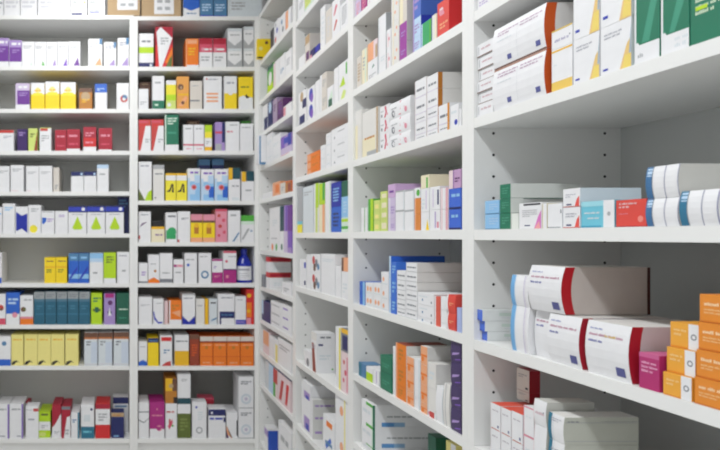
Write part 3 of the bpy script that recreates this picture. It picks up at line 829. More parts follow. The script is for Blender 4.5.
bay_row('corner', 7, -.319, [
    (261.6, 264.4, 275, 'thin grey slim box', 'mid', 'nt', {'back': .0}),
    (266, 269.4, [272.4, 257], 'white box with red band along its side', WT, 'r 0 .68 1 1 red;R r 0 .68 1 1 wred;R r .05 .74 .95 .9 crimson;R t .2 .15 .8 .4 2 pale;nt', {'d': .132}),
    (282, 291.2, 284, 'low white box', WT, 't .2 .2 .8 .6 2 grey', {'d': .1}),
])
bay_row('corner', 8, -.53, [
    (261.8, 270.4, 303.6, 'navy blue box leaning at the end', 'navy', 'r 0 .3 .2 1 paleblue;nt'),
    (270.8, 280.6, [322, 312.5, 304], 'white box with grey side print', WT, 't .1 .4 .9 .7 1 grey', {'d': .2}),
    (281, 291.4, [327, 317, 307.5], 'white box with violet print', WT, 't .2 .4 .7 .7 1 violet', {'d': .2}),
])
bay_row('corner', 9, -.73, [
    (263.2, 268.8, 333, 'pinkish orange slim box', 'palepink', 'r 0 .4 1 1 peach;nt'),
    (269.2, 273.6, 338, 'white slim box', WT, 'nt'),
    (274, 277.6, 341, 'slim box with yellow stripe', WT, 'r .4 0 1 .8 paleyel;nt'),
    (278, 291.2, 345, 'wide grey-white box', WT, 't .1 .6 .9 .8 2 grey', {'d': .22}),
])
bay_row('corner', 10, -.94, [
    (265.2, 272.8, 366, 'pale blue slim box', 'paleblue', 'r 0 0 .5 1 pale;nt'),
    (273.2, 277.4, 371, 'green and red slim box', 'palepink', 'r 0 .5 1 1 wred;r 0 0 .5 .5 leaf;nt'),
    (277.8, 290.4, [381.5, 374.5], ['white box with pink and red pattern', 'dark navy box lying on top'], ['palepink', 'navy'],
     ['p .1 .1 .3 .1 .5 .8 .3 .8 wred;p .6 .1 .75 .1 .9 .8 .7 .8 red;nt', 'nt']),
])
bay_row('corner', 11, -1.314, [
    (264.4, 268, 429, 'white box with bright blue side', WT, 'r 0 .6 1 .9 lilac;R r .0 .0 1 .92 #2f55b8;nt', {'d': .062}),
    (278.4, 291, 434, 'plain white box', WT, 't .2 .6 .8 .8 1 grey', {'d': .2}),
])
# third bay
bay_row('third', 1, 1.09, [
    (298, 304.4, -10, 'plain white slim box', WT, 't .2 .4 .8 .7 4 grey'),
    (304.8, 313.6, -18, 'lime tinted box', 'mint', 'r 0 .2 .7 .8 plime;nt'),
])
bay_row('third', 2, .836, [
    (299, 304.8, 53, 'small white box', WT, 'nt'),
    (305.2, 309.6, 33, 'beige and brown slim box', 'beige', 'r 0 .7 1 1 tan;r .2 .1 .9 .4 plum;nt'),
    (310, 314.6, 47, 'dark navy box', 'navy', 'r 0 0 .4 .5 pink;nt'),
    (315, 319.4, 43, 'navy box with black foot', 'cobalt', 'r 0 0 1 .3 navy;nt'),
    (320.4, 325.2, 4, 'tall white slim box', WT, 't .3 .2 .7 .8 5 pale', {'d': .2}),
    (325.8, 331.6, 6, 'tall grey-beige box', 'beige', 't .3 .2 .7 .8 6 #cdcdd3', {'d': .2}),
    (332, 340, -6, 'tall white box with red ribbons', WT, 'p .2 .2 .35 .2 .7 .4 .5 .45 wred;p .2 .6 .35 .6 .7 .8 .5 .85 rose;nt', {'d': .2}),
    (340.4, 348.2, -2, 'tall white box with grey stripes', WT, 't .2 .2 .8 .9 7 grey', {'d': .2}),
])
bay_row('third', 3, .554, [
    (298.8, 306.4, [106, 88], ['white and navy box', 'white box with navy foot'], [WT, WT], ['r .1 0 .8 .6 navy;nt', 'r .5 0 1 .5 navy;c .4 .7 .2 tan;nt']),
    (307.4, 314.8, [101, 84], 'white box with violet-blue disc', WT, 'c .5 .55 .26 royal;c .6 .35 .2 violet;nt'),
    (315.4, 319.6, 79, 'plain white slim box', WT, 'nt', {'d': .2}),
    (320, 326.6, [90, 71], 'beige box with grey edge', 'beige', 'r 0 0 .3 1 white;t .4 .3 .9 .7 3 grey', {'d': .2}),
    (327.2, 333.4, 84, 'white box with dark green print', WT, 'r .2 0 .8 .4 dgreen;p .2 .4 .8 .8 .9 .4 mint;nt'),
    (334, 338.4, 66, 'white slim box', WT, 'nt', {'d': .2}),
    (338.8, 348.2, [82, 58], ['white box with lime swirl', 'white box with green line'], [WT, WT], ['p .2 .1 .6 .05 .8 .5 .5 .7 #cfe080;nt', 'p .1 0 .7 0 .5 .4 lime;r .75 .4 .9 .9 leaf;nt'], {'d': .2}),
])
OB = 'r .3 .0 .95 1 orange;r 0 .1 .3 .9 peach;t .4 .3 .9 .6 2 amber'
bay_row('third', 4, .295, [
    (307.2, 319.8, [166, 158, 149.6], 'orange box with pale end', 'orange', OB, {'d': .16}),
    (320.6, 325.6, [162.5, 153.5, 144], 'white slim carton box', WT, 't .2 .4 .8 .7 1 pale'),
    (326, 331, [159, 149, 139, 131.8], 'white slim carton box', WT, 't .2 .4 .8 .7 1 pale'),
    (331.4, 348, [149.5, 136, 122.2], 'wide white box with grey print', WT, 't .4 .6 .8 .75 1 grey;c .2 .3 .03 mid', {'d': .2}),
])
bay_row('third', 5, .016, [
    (297.4, 302.4, 186, 'grey slim box with yellow foot', 'grey', 'r 0 0 1 .18 lemon;r 0 .18 1 .25 aqua;nt', {'d': .1}),
    (303, 313.4, 184.8, 'wide plain grey-white box', 'pale', 't .1 .8 .9 .9 2 grey'),
    (314.2, 318.6, 182.6, 'white box with lime stripe', WT, 'r .3 0 .8 .8 plime;r .3 .5 1 1 lime;nt'),
    (319, 324.8, [204, 182.4], ['beige and pink box', 'bright lime box'], ['cream', 'lime'], ['r .6 0 1 1 peach;nt', 'r .6 .2 1 1 leaf;nt']),
    (325.2, 330.6, 180.8, 'white box with mint edge', WT, 'r .8 0 1 1 mint;nt'),
    (331.2, 341, [206, 181], ['royal blue box with black print', 'navy blue box with white print'], ['blue', 'cobalt'], ['t .2 .2 .8 .8 4 navy', 't .2 .2 .8 .8 5 sky'], {'d': .2}),
    (341.4, 348.4, [217, 195.8, 179.8], ['green striped box', 'light blue box', 'dark green top box'], ['mint', 'sky', 'dgreen'], ['r 0 .2 1 .4 leaf;r 0 .7 1 .9 lime;nt', 't .3 .2 .8 .8 4 paleblue', 'nt'], {'d': .2}),
])
bay_row('third', 6, -.254, [
    (299.8, 306, 259.5, 'white box with navy end marks', WT, 'r .7 .1 .95 .25 navy;r .7 .7 1 .9 royal;nt'),
    (306.6, 310.6, 254.6, 'plain white slim box', WT, 'nt'),
    (311, 320.2, [274, 254.6], 'white box with brown and blue pattern', WT, 'c .3 .68 .15 wred;c .6 .55 .14 mid;c .4 .3 .14 brown;c .8 .35 .12 steel;nt'),
    (320.8, 335, 254.8, 'wide plain white box', WT, 'r .0 .0 .02 1 grey;t .1 .8 .9 .9 2 pale', {'d': .2}),
    (335.6, 341, 266, 'white slim box by a shadow gap', WT, 'nt'),
    (341.6, 348.4, [272, 258], ['white box', 'peach topped box'], [WT, 'peach'], ['t .2 .2 .8 .6 3 pale', 'r 0 0 .3 1 brown;nt'], {'d': .2}),
])
bay_row('third', 7, -.632, [
    (304, 310.4, 352.5, 'small white box with brown mark', WT, 'c .6 .3 .2 mid;nt'),
    (311.2, 316.6, [341.5, 333.4], ['white box with dark red edge and green dot', 'grey-white flat box'], [WT, 'offwhite'],
     ['p .3 0 .9 0 .5 .9 .1 .9 brick;R r .1 .86 .35 .92 navy;R c .86 .12 .05 leaf;R t .15 .4 .85 .6 2 pale', 'R t .2 .3 .8 .7 1 mid;nt'], {'d': .085, 'side': WT}),
    (335.6, 340.6, 328, 'tall white box with yellow edge', WT, 'r .7 0 1 1 lemon;nt', {'d': .2}),
    (341.2, 348.4, [354, 330.5], ['white box with red rings', 'navy box with yellow top'], ['palepink', 'mid'], ['c .4 .75 .12 wred;c .6 .5 .15 rose;c .35 .3 .12 rose;r .75 .05 .95 .9 pink;nt', 'r 0 .8 1 1 gold;r .2 .1 .9 .7 navy;nt'], {'d': .2}),
])
bay_row('third', 8, -.955, [
    (301.4, 310.6, [404, 386], 'white box with lilac blue print', WT, 'r .3 .1 .9 .5 lilac;r .5 .1 .8 .3 royal;nt'),
    (311, 312.8, [424, 411, 399.6], 'flat grey-white box with lilac side print', WT, 'R t .1 .3 .9 .6 1 lilac;nt', {'d': .11, 'side': '#d2d2cf'}),
    (323, 334.6, [437, 423], ['white box with blue cross', 'white box with orange corner'], [WT, WT],
     ['p .3 .2 .75 .65 .65 .8 .2 .35 blue;r .2 .42 .8 .55 steel;nt', 'r .3 .3 .8 .7 orange;nt'], {'d': .1}),
    (335.4, 348, [430, 400], 'tall white box with peach mark', WT, 'c .5 .5 .14 peach;r .7 0 .8 1 paleyel;nt', {'d': .2}),
])
# second bay
bay_row('second', 1, .836, [
    (355, 360.8, -4, 'lilac-pink box', 'palelil', 't .2 .1 .8 .8 4 pink'),
    (361.2, 366.8, -8, 'magenta box', 'magenta', 't .2 .1 .8 .8 4 pink'),
    (367.4, 376, -12, 'white box with red stripe', WT, 'r .2 0 .3 1 palepink;nt'),
])
bay_row('second', 2, .562, [
    (357, 361.4, 55, 'beige slim box', 'beige', 't .2 .2 .8 .8 6 tan'),
    (362, 367, 47, 'cream slim box with green edge', 'cream', 'r .6 0 .8 1 mint;t .2 .4 .6 .8 4 grey'),
    (367.8, 377.4, [56, 37.4], ['white box with green print', 'peach box with brown edge'], [WT, 'palepink'], ['p .4 .55 .7 .65 .6 .75 green;t .1 .1 .9 .3 2 grey', 'r 0 0 .6 1 peach;r .8 0 1 .7 tan;nt']),
    (378.4, 386, 12, 'tall white box', WT, 'r 0 0 .1 1 pale;t .3 .2 .9 .3 2 pale', {'side': 'grey', 'd': .1}),
    (386.6, 390.8, [47, 27.5], 'white slim box with pink print', WT, 'r .2 .1 .5 .8 palepink;c .6 .5 .2 pink;nt'),
    (391.4, 399, [38, 17, -10], 'cream box with orange dashes', 'offwhite', 'r .2 .0 .3 1 cream;c .5 .3 .1 peach;c .7 .6 .1 peach;nt', {'d': .2}),
    (399.6, 406.8, [40, 20, -16], ['white box with purple end', 'white box with bright purple end', 'tall beige box'], ['#9b3f9c', '#9b3f9c', 'beige'],
     ['t .2 .3 .8 .6 2 lilac', 't .2 .3 .8 .6 2 lilac', 'r 0 0 .5 1 cream;nt'], {'d': .18, 'side': 'beige'}),
    (413, 421, [34, 14.6, -24], ['pale lilac-blue box', 'pale lilac-blue box', 'large blue box above the pale ones'], ['paleblue', 'paleblue', '#4a6cc0'], 'r .0 0 .15 1 lilac;t .2 .2 .8 .7 3 lilac', {'side': ['royal', 'royal', '#4a6cc0'], 'd': [.1, .1, .13]}),
    (421.4, 431.4, 17.6, 'bright green box with blue side', 'kgreen', 'r .8 0 1 1 leaf;r 0 0 .12 1 paleblue;nt', {'side': 'steel', 'd': .1}),
    (432, 436.8, 12.6, 'cream slim box', 'offwhite', 'r .6 0 1 1 cream;nt', {'d': .1}),
    (437.4, 449, -4, 'scarlet red box with white emblem', '#d9483f', 'c .35 .72 .2 pink;r .25 .6 .6 .68 pink;r .2 .76 .5 .82 palepink;t .2 .2 .9 .4 2 peach', {'side': 'red', 'd': .12}),
])
RR = 'p .45 .1 .6 .1 .75 .5 .65 .95 .5 .9 .6 .5 rose;c .2 .3 .08 mid;c .8 .3 .06 pink;t .1 .55 .4 .7 1 grey'
GB = 't .15 .3 .85 .55 1 mid;r 0 .0 1 .03 palelil;r 0 .0 .03 1 palepink'
bay_row('second', 3, .291, [
    (354.6, 361.8, 108.5, 'cream-white slim box', 'offwhite', 'r 0 0 .4 .7 cream;nt'),
    (362.4, 378, 105.8, 'cream box with tan edge', 'offwhite', 'r 0 0 .85 .42 cream;r .9 0 1 1 tan;t .15 .36 .8 .44 1 amber;r .3 0 .9 .1 grey;nt'),
    (380, 389.4, [131, 117, 103], 'white box with crimson ribbon', WT, RR, {'d': .16}),
    (390, 411, [129, 111.5, 94.6], 'wide white box with crimson ribbon', WT, RR.replace('.6', '.55'), {'d': .16, 'bulge': .003}),
    (415, 426.4, [132, 119.5, 111, 94, 75.8], 'white box with mauve print', WT, GB, {'d': .16, 'side': 'offwhite'}),
    (426.8, 438, [128, 115, 105, 88, 71.6], 'white box with orange near side', WT, GB, {'side': 'offwhite', 'band': ('#b8742a', .013), 'd': .15}),
    (438.4, 449.6, [122, 102], 'long white box with orange strip', WT, GB + ';r .82 0 1 1 #d08a2c', {'side': WT, 'd': .14}),
    (450.4, 458.5, 103, 'white box with navy dot', WT, 'c .7 .25 .2 royal;t .1 .6 .8 .8 1 pale', {'d': .14}),
    (459, 461.4, 108, 'white slim box against the upright', WT, 'nt', {'d': .14}),
])
bay_row('second', 4, .017, [
    (361.4, 367.4, [219.5, 207], 'small white box with green line', WT, 'r .5 0 .6 1 leaf;nt', {'d': .06}),
    (368.2, 373.2, [217, 198.4], 'leaf green slim box', 'leaf', 'r .5 0 1 1 lime;nt'),
    (373.8, 380, [220, 210.5, 199.6], 'pale lime box', 'plime', 'r .2 .2 .8 .6 paleyel;nt'),
    (380.4, 387.2, [219, 209.5, 199, 190.6], 'pale lime box with cream front', 'plime', 'r .2 .2 .9 .7 cream;nt'),
    (388, 395.2, [218, 197, 183.4], ['pale lilac slim box', 'pale lilac slim box', 'lilac box lying on top'], ['palelil', 'palelil', '#c9a8d0'], ['r .2 0 .3 1 white;t .4 .2 .9 .6 3 lilac', 'r .2 0 .3 1 white;t .4 .2 .9 .6 3 lilac', 't .2 .3 .8 .6 1 purple'], {'d': .2}),
    (395.6, 404.2, [209.6, 189.6], 'white box with grey rim', WT, 'r .9 0 1 1 pale;r 0 .92 1 1 grey;nt'),
    (404.6, 414, [209.4, 188.6], 'white box with grey rim', WT, 'r .9 0 1 1 pale;r 0 .92 1 1 grey;nt'),
    (414.8, 420.4, [214, 197.6, 187], ['orange slim box', 'orange slim box', 'white slim box with green mark'], ['#d9853c', '#d9853c', WT], ['r 0 0 .2 1 peach;nt', 'r 0 0 .2 1 peach;nt', 'c .6 .5 .3 leaf;nt']),
    (421, 429.2, [211.5, 187.5, 174], ['white box with yellow corner', 'white box with pale stripes', 'cream box with green stripe'], [WT, WT, 'cream'], ['p .6 0 1 0 .8 .6 yellow;nt', 'r .6 .1 .7 .9 palelil;t .1 .1 .5 .6 3 pale', 'r .65 .0 .85 .8 leaf;nt'], {'d': [.13, .13, .13]}),
    (429.8, 440, [209, 185.6], ['white box with mauve print', 'white box with navy tab'], [WT, WT], ['r .5 .1 .6 .9 lilac;r .7 .1 .9 .4 pink;nt', 'r .75 .2 .9 .85 navy;r .3 .1 .38 .9 palelil;nt']),
    (440.6, 448.4, [208.6, 187.2], 'pink-edged white box', 'palepink', 'r .3 0 .6 1 white;r .75 0 .9 1 pink;nt'),
    (449, 461, [208.6, 187.4, 168.4], ['bright blue box', 'bright blue box', 'mauve and purple box'], ['#3c66cc', '#3c66cc', '#c09ac0'], ['t .2 .55 .9 .8 1 sky;r 0 0 1 .1 navy', 't .2 .55 .9 .8 1 sky;r 0 0 1 .1 navy', 'r .0 0 .35 1 palepink;r .35 0 .42 1 purple;t .5 .3 .9 .6 2 plum']),
])
PM = 'c .3 .5 .14 peach;c .7 .5 .14 peach;t .1 .1 .9 .25 1 pale'
GS = 't .1 .35 .9 .65 1 mid;r 0 0 1 .05 grey'
bay_row('second', 5, -.257, [
    (359.6, 365, [291.5, 282], 'blue and pale blue slim box', 'blue', 'r .6 0 1 1 sky;nt'),
    (365.6, 373, [295.5, 283.5], 'white box with peach marks', WT, PM, {'d': .16}),
    (373.4, 381, [297, 284], 'white box with peach marks', WT, PM, {'d': .16}),
    (381.4, 388.6, [301.5, 287, 272.4], 'white box with peach dot', WT, PM.replace('c .7 .5 .14 peach;', ''), {'d': .14}),
    (389.2, 391, [298, 277, 256], ['slim blue box', 'slim blue box', 'slim blue box'], 'paleblue', 'nt', {'side': '#3a6fce', 'd': [.024, .024, .18], 'top': '#1d4fa8'}),
    (391.3, 396.4, [298, 277, 262], 'bright blue box', '#3a6fce', 't .2 .2 .8 .8 3 sky', {'d': .14}),
    (397, 405.6, [310, 300.5, 291, 281, 271], 'white box with grey-violet edge', WT, GS, {'d': .14}),
    (406.2, 417.2, [311.5, 301.5, 291.5, 282.5, 272.5, 263.2], ['white box with grey-violet edge'] * 3 + ['white box with indigo near end'] * 3, WT, GS, {'d': .16, 'side': [WT, WT, WT, '#dcdad6', '#dcdad6', '#dcdad6'], 'flap': True}),
    (417.8, 434, [320, 307, 294.5], 'white box with blue dots', WT, 'c .3 .4 .04 steel;c .85 .3 .04 mid;t .1 .6 .6 .8 1 pale', {'d': .12}),
    (434.6, 440.2, [327, 311, 297], 'red-edged white slim box', '#d85a48', 'r 0 0 .25 1 white;nt', {'d': .12}),
    (440.8, 447, [324, 310.5, 297], 'plain white slim box', WT, 'nt', {'d': .12}),
    (447.8, 456.4, [314.5, 295.5], 'coral red box', '#d8483c', 'r 0 0 .12 1 white;t .3 .4 .8 .6 2 peach', {'d': .12, 'bulge': .003}),
    (457, 461.6, 308, 'pale violet-blue slim box', '#a9b6e0', 'nt', {'d': .1}),
])
OV = 'c .3 .3 .2 orange;c .7 .7 .2 peach;r 0 .45 1 .55 orange;nt'
bay_row('second', 6, -.527, [
    (358.8, 365.6, 365, 'small teal slim box', 'steel', 'r 0 0 .4 1 teal;nt', {'d': .06}),
    (366.2, 372.8, 369, 'small lime and white box', WT, 'r 0 .0 1 .6 lime;nt', {'d': .06}),
    (373.4, 379.2, 371, 'small white box with violet line', WT, 'r .5 .1 .6 .9 lilac;nt', {'d': .06}),
    (380.4, 391.6, [376, 359], 'dark green box', 'green', 't .2 .3 .8 .6 2 lgreen;r 0 .0 1 .05 dgreen', {'d': .08}),
    (393, 395.4, [371, 346.6], 'white slim box beside the orange ones', WT, 'nt', {'d': .14}),
    (395.8, 406.4, [389, 367.5, 346], 'bright orange box', '#e07a1c', 't .3 .2 .7 .8 3 amber;r .0 0 .15 1 peach', {'d': .14, 'top': 'brick', 'side': 'offwhite'}),  # brick top: shadow over the orange stack painted into its colour
    (407, 414, [393, 375, 358.5], 'orange and peach speckled box', 'peach', OV, {'side': 'offwhite'}),
    (414.6, 420.2, [400, 380, 360], 'plain white slim box', WT, 'r .7 0 1 1 pale;nt'),
    (420.8, 427.4, [405, 386, 366, 347.5], 'peach box with orange spots', 'peach', OV, {'side': 'offwhite'}),
    (428, 436, [414, 390, 364.5], ['white and red box', 'grey-white box', 'grey-white box'], [WT, 'offwhite', 'offwhite'], ['r .2 .0 .8 1 wred;r .0 .3 .2 .8 pink;nt', 'nt', 't .2 .3 .8 .7 2 pale'], {'d': .13}),
    (437, 444, 388, 'white box with curved front', WT, 'r .9 0 1 1 pale;nt', {'d': .12, 'bulge': .004}),
    (444.6, 450.6, 385, 'white box with curved front', 'offwhite', 'r .3 0 .4 1 grey;nt', {'d': .12, 'bulge': .004}),
    (451.4, 461.4, [410.5, 388, 364.5, 343], 'dark purple box with lilac streaks', '#41325f', 'p .1 .3 .8 .45 .9 .55 .2 .45 lilac;p .4 .1 1 .2 1 .25 .4 .15 violet;nt', {'d': .12, 'bulge': .002}),
])
WS = 'r .0 .86 1 1 grey;t .1 .3 .8 .6 1 pale'
bay_row('second', 7, -.79, [
    (361.8, 372.8, [448, 427, 405.4], 'white flat box with blue striped side', WT, 'r .9 0 1 .9 mint;r .4 .86 1 1 leaf;R r .1 .0 .24 .2 #5b92c8;R r .24 .0 .36 .2 #8fb4d4;R t .16 .4 .8 .55 1 grey;R r 0 .0 .025 1 green;t .1 .4 .8 .7 1 pale', {'d': .32, 'side': WT, 'flap': False, 'back': .012}),
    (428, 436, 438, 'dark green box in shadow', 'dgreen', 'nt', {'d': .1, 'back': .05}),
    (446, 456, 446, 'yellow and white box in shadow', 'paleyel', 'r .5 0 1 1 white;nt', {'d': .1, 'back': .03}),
])
# nearest bay
C1 = ';t .1 .76 .5 .9 2 #b08aa8;t .55 .76 .95 .9 2 #b08aa8;t .1 .62 .4 .7 1 pale;r .3 .12 .38 .24 #5a5f9a;r .84 .12 .92 .24 #5a5f9a;r .5 .1 .503 .9 #c8ccd0'
bay_row('near', 1, .569, [
    (475, 492, -26, 'white box with faint mauve print', WT, 't .15 .1 .85 .3 2 lilac;r 0 .4 1 .42 grey'),
    (493, 522, -50, 'wide white box with faint print', WT, 't .15 .1 .85 .3 2 pale'),
])
ST = 't .25 .45 .85 .75 1 #c9a0a8;r .08 .2 .12 .8 grey;r 0 0 1 .08 brown'
TXY = 't .12 .72 .7 .86 2 text;p .62 0 1 0 1 .62 .86 .5 #e3c07a;p .93 .3 1 .3 1 .95 #9fb0bd;r .08 .1 .25 .14 royal;p .72 .02 .98 .02 .98 .3 .8 .28 #e8cf6a'
bay_row('near', 2, .298, [
    (474.8, 493.4, [.332, .36, .389, .418, .45, .482], 'flat white box with pinkish print', WT, ST, {'d': .2, 'shift': [0, .003, 0, .004, .002, 0]}),
    (494.6, 547, [.399, .496], 'large white carton with orange near edge and blue squares', WT, ['r 0 .96 1 1 #a0705c' + C1, 'r 0 0 1 .035 #7a5a50' + C1], {'side': 'offwhite', 'd': .1, 'bulge': .006, 'top': 'white', 'band': ('#c8541c', .022)}),
    (551.6, 572.6, [.388, .428], ['white box with gold foot stripe', 'low white box with gold rim'], [WT, WT],
     ['r 0 .0 1 .24 #e6c25e;r 0 .93 1 .97 gold;t .1 .6 .3 .66 1 pale', 't .15 .3 .8 .55 1 #a9a4c0;c .88 .5 .03 mid;r 0 .92 1 1 #d8b85a'], {'d': .15}),
    (573.4, 599.6, [.389, .52], 'white carton with golden corner', WT, TXY, {'d': .15, 'flap': True}),
    (600.6, 631.6, [.390, .53], 'white carton with golden corner', WT, TXY, {'d': .15, 'flap': True}),
    (634.4, 659.8, .56, 'green carton with white rounded base', 'lgreen', 'r 0 0 1 .16 white;r 0 .12 .07 1 white;p .07 .25 .12 .17 .2 .14 1 .14 1 1 .07 1 green;p .3 .15 .6 .15 1 .5 1 .7 lgreen;p .2 .75 .5 .7 1 .85 1 .95 .2 .85 #3c8f7a;t .14 .04 .3 .09 1 grey', {'d': .16}),
    (661, 689.4, .56, 'green carton with white rounded base', 'lgreen', 'r 0 0 1 .16 white;r 0 .12 .07 1 white;p .07 .25 .12 .17 .2 .14 1 .14 1 1 .07 1 green;p .3 .15 .5 .15 1 .42 1 .66 lgreen;t .5 .03 .95 .12 2 pale', {'d': .16}),
    (690.4, 735, .56, 'plain deep green carton with white lettering', 'green', 't .12 .19 .75 .31 3 #d4e4c8;r .12 .225 .4 .25 lime;nt', {'d': .16}),
])
DG = 't .2 .3 .8 .8 3 #5fa88e'
NL = 'r 0 0 .2 1 #3f6f9c;r .04 .7 .2 .95 paleblue;r .58 0 .6 1 #7f7fa0;r .2 0 .22 1 mid;r .98 0 1 1 #7f7fa0;nt'
bay_row('near', 3, .016, [
    (485, 499.2, [213.6, 199.6], 'sky blue box with pale print', 'sky', 't .3 .3 .9 .8 3 paleblue;r 0 0 1 .06 steel', {'d': .03}),
    (499.8, 510.8, [212.6, 197.8, 183.2], 'dark green fronted box with white body', 'green', DG, {'side': '#d8dbd6', 'd': [.03, .03, .16], 'top': '#d8dbd6'}),
    (511.4, 518.6, 213, 'low white slim box', '#dfe3dc', 'nt', {'d': .04}),
    (519.2, 541.8, 201.6, 'white box with pink flame corner', WT, 't .15 .45 .8 .75 4 grey;r .2 .9 .95 .97 dark;p .68 0 .98 0 .98 .7 .85 .45 #d878c0;p .7 0 .95 0 .9 .3 #e8a0a0;r .25 .1 .5 .14 navy', {'d': .12}),
    (542.4, 547, 203, 'white slim box with beige edge', 'cream', 'r .2 0 1 1 white;nt', {'d': .1}),
    (547.6, 562.4, 202.8, 'plain white carton with dark base line', WT, 'r 0 .02 .9 .05 mid;r .88 .6 .95 .75 mid;nt', {'d': .1}),
    (563, 580.4, [206.4, 187.4], 'white box with red flame corner', WT, 't .15 .5 .75 .75 2 text;p .7 .05 .95 .05 .95 .6 .8 .4 #e0524a;r 0 0 1 .04 wred;r .2 .1 .5 .17 navy', {'d': .12, 'side': '#d0dce4'}),
    (581.2, 614.8, 199.2, 'aqua blue carton with white right end', 'aqua', 'r 0 .0 .62 .07 #3f9ab8;r .68 0 1 1 white;r 0 .8 .68 1 #9cd4e0;c .84 .5 .05 grey;t .1 .5 .56 .62 1 white;t .2 .3 .56 .42 1 white;nt', {'d': .14, 'top': 'pale'}),
    (616, 646.6, 198, 'coral red carton with white lettering', '#d9493f', 't .1 .68 .7 .92 2 palepink;c .82 .28 .09 #e88a80;r 0 0 1 .03 crimson;t .1 .45 .4 .52 1 pink', {'d': .1, 'top': 'offwhite'}),
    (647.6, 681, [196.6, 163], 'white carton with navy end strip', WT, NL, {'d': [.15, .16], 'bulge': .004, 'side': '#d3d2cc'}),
    (682, 722, 188, 'large white carton with teal-blue end strip', WT, NL.replace('#3f6f9c', '#2f7394').replace('r .98', 'r .97'), {'d': .15, 'bulge': .005, 'back': .005}),
])
LG = 't .08 .72 .9 .8 1 #c08aa0;t .08 .6 .4 .68 1 #6a6fb0;t .08 .84 .4 .9 1 #9aa0c8;r .7 .08 .9 .24 #54588f'
bay_row('near', 4, -.262, [
    (475, 482.6, [331.5, 321, 310], 'small royal blue fronted box with pale body', '#4a6fd4', 'r 0 .0 .4 .1 royal;R r .35 .45 1 .75 #cddcd4;R t .4 .2 1 .4 1 pale', {'side': '#e2e6e6', 'd': [.12, .12, .12], 'top': '#dfe3e3', 'shift': [.012, .006, 0]}),
    (512.6, 530.4, [307.6, 276], 'white carton with light blue edge', WT, 'r 0 0 .22 1 #6fa8d8;r .22 0 .26 1 paleblue;r .75 0 .77 1 #b8a8d0;r .82 0 .83 1 palelil;nt', {'d': .15, 'bulge': .005}),
    (536.6, 555, -.1605, 'white carton with small coloured print beside the blue edges', WT, 't .1 .74 .9 .82 1 #c08aa0;t .1 .64 .5 .72 1 #6a6fb0', {'d': .17, 'bulge': .005, 'top': 'offwhite', 'back': .02}),
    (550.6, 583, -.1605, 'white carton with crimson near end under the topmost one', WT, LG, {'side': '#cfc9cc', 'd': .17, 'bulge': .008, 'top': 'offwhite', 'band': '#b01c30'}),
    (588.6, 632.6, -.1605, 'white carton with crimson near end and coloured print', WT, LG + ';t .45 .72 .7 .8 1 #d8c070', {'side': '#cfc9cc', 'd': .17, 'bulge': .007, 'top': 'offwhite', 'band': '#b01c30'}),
    (639, 659.6, -.200, 'magenta carton with white lettering', '#b02c6c', 't .12 .45 .95 .8 3 #e8b0cc;r 0 .88 1 1 #c86090;nt', {'d': .12, 'back': .004, 'top': '#c86090'}),
    (663, 692, [-.2236, -.1822, -.1406], 'golden orange carton with white end band', '#eaa63a', 'r .64 0 1 1 white;o .82 .5 .1 mid;t .12 .45 .55 .8 2 #f2cf90;r 0 0 .64 .06 #d98a28;nt', {'d': .12, 'back': .004, 'shift': [0, .006, .012]}),
    (694.4, 742, [-.2195, -.1765, -.1335, -.09], 'orange carton with pale lettering', '#e28a2c', 't .1 .56 .72 .78 1 #f6d8b0;t .1 .3 .6 .52 2 #f0c890;r 0 0 1 .05 #c8701c;nt', {'d': .12, 'back': .004, 'shift': [0, .003, .006, .008]}),
])
bay_row('near', 4, -.262, [
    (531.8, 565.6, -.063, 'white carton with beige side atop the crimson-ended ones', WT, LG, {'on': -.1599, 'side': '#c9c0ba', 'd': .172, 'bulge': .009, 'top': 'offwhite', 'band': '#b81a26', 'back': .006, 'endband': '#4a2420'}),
])
WR = 't .15 .7 .8 .8 1 #b0a8b0;r .7 .1 .85 .2 #6a6f90;r 0 0 .02 1 palepink;r .1 .0 .9 .03 #c07060'
bay_row('near', 5, -.532, [
    (490.6, 500.4, [-.4665, -.4045], 'white box with red top edge', WT, WR, {'d': .15, 'top': '#d8503c'}),
    (501, 511, [-.4665, -.4045], 'white box with red top edge', WT, WR, {'d': .15, 'top': '#d8503c'}),
    (511.6, 522.6, [-.470, -.402], 'white box with red top edge', WT, WR, {'d': .15, 'top': '#d8503c'}),
    (523.6, 534, [438, 409], 'white box with pink edges', WT, 'r 0 0 .04 1 pink;r 0 .95 1 1 pink;t .2 .6 .8 .7 1 pale', {'d': .14}),
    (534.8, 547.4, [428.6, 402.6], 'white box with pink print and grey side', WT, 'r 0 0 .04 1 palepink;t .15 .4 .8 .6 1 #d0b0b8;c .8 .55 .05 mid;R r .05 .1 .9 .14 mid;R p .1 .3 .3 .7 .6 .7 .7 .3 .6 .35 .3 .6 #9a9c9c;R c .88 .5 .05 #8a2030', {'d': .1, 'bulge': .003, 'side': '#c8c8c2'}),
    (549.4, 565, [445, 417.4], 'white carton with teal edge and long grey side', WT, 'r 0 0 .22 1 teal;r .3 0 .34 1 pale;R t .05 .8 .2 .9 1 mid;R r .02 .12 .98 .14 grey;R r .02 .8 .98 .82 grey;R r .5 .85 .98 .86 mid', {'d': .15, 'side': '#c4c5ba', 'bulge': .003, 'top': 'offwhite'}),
    (516.6, 529.4, [393.2, 371], 'white box with dark red near side', 'beige', 't .15 .6 .8 .8 2 mid;r .7 .1 .9 .2 dark;nt', {'on': -.4014, 'back': .085, 'side': '#9c2030', 'd': .026, 'top': '#9c2030'}),
])



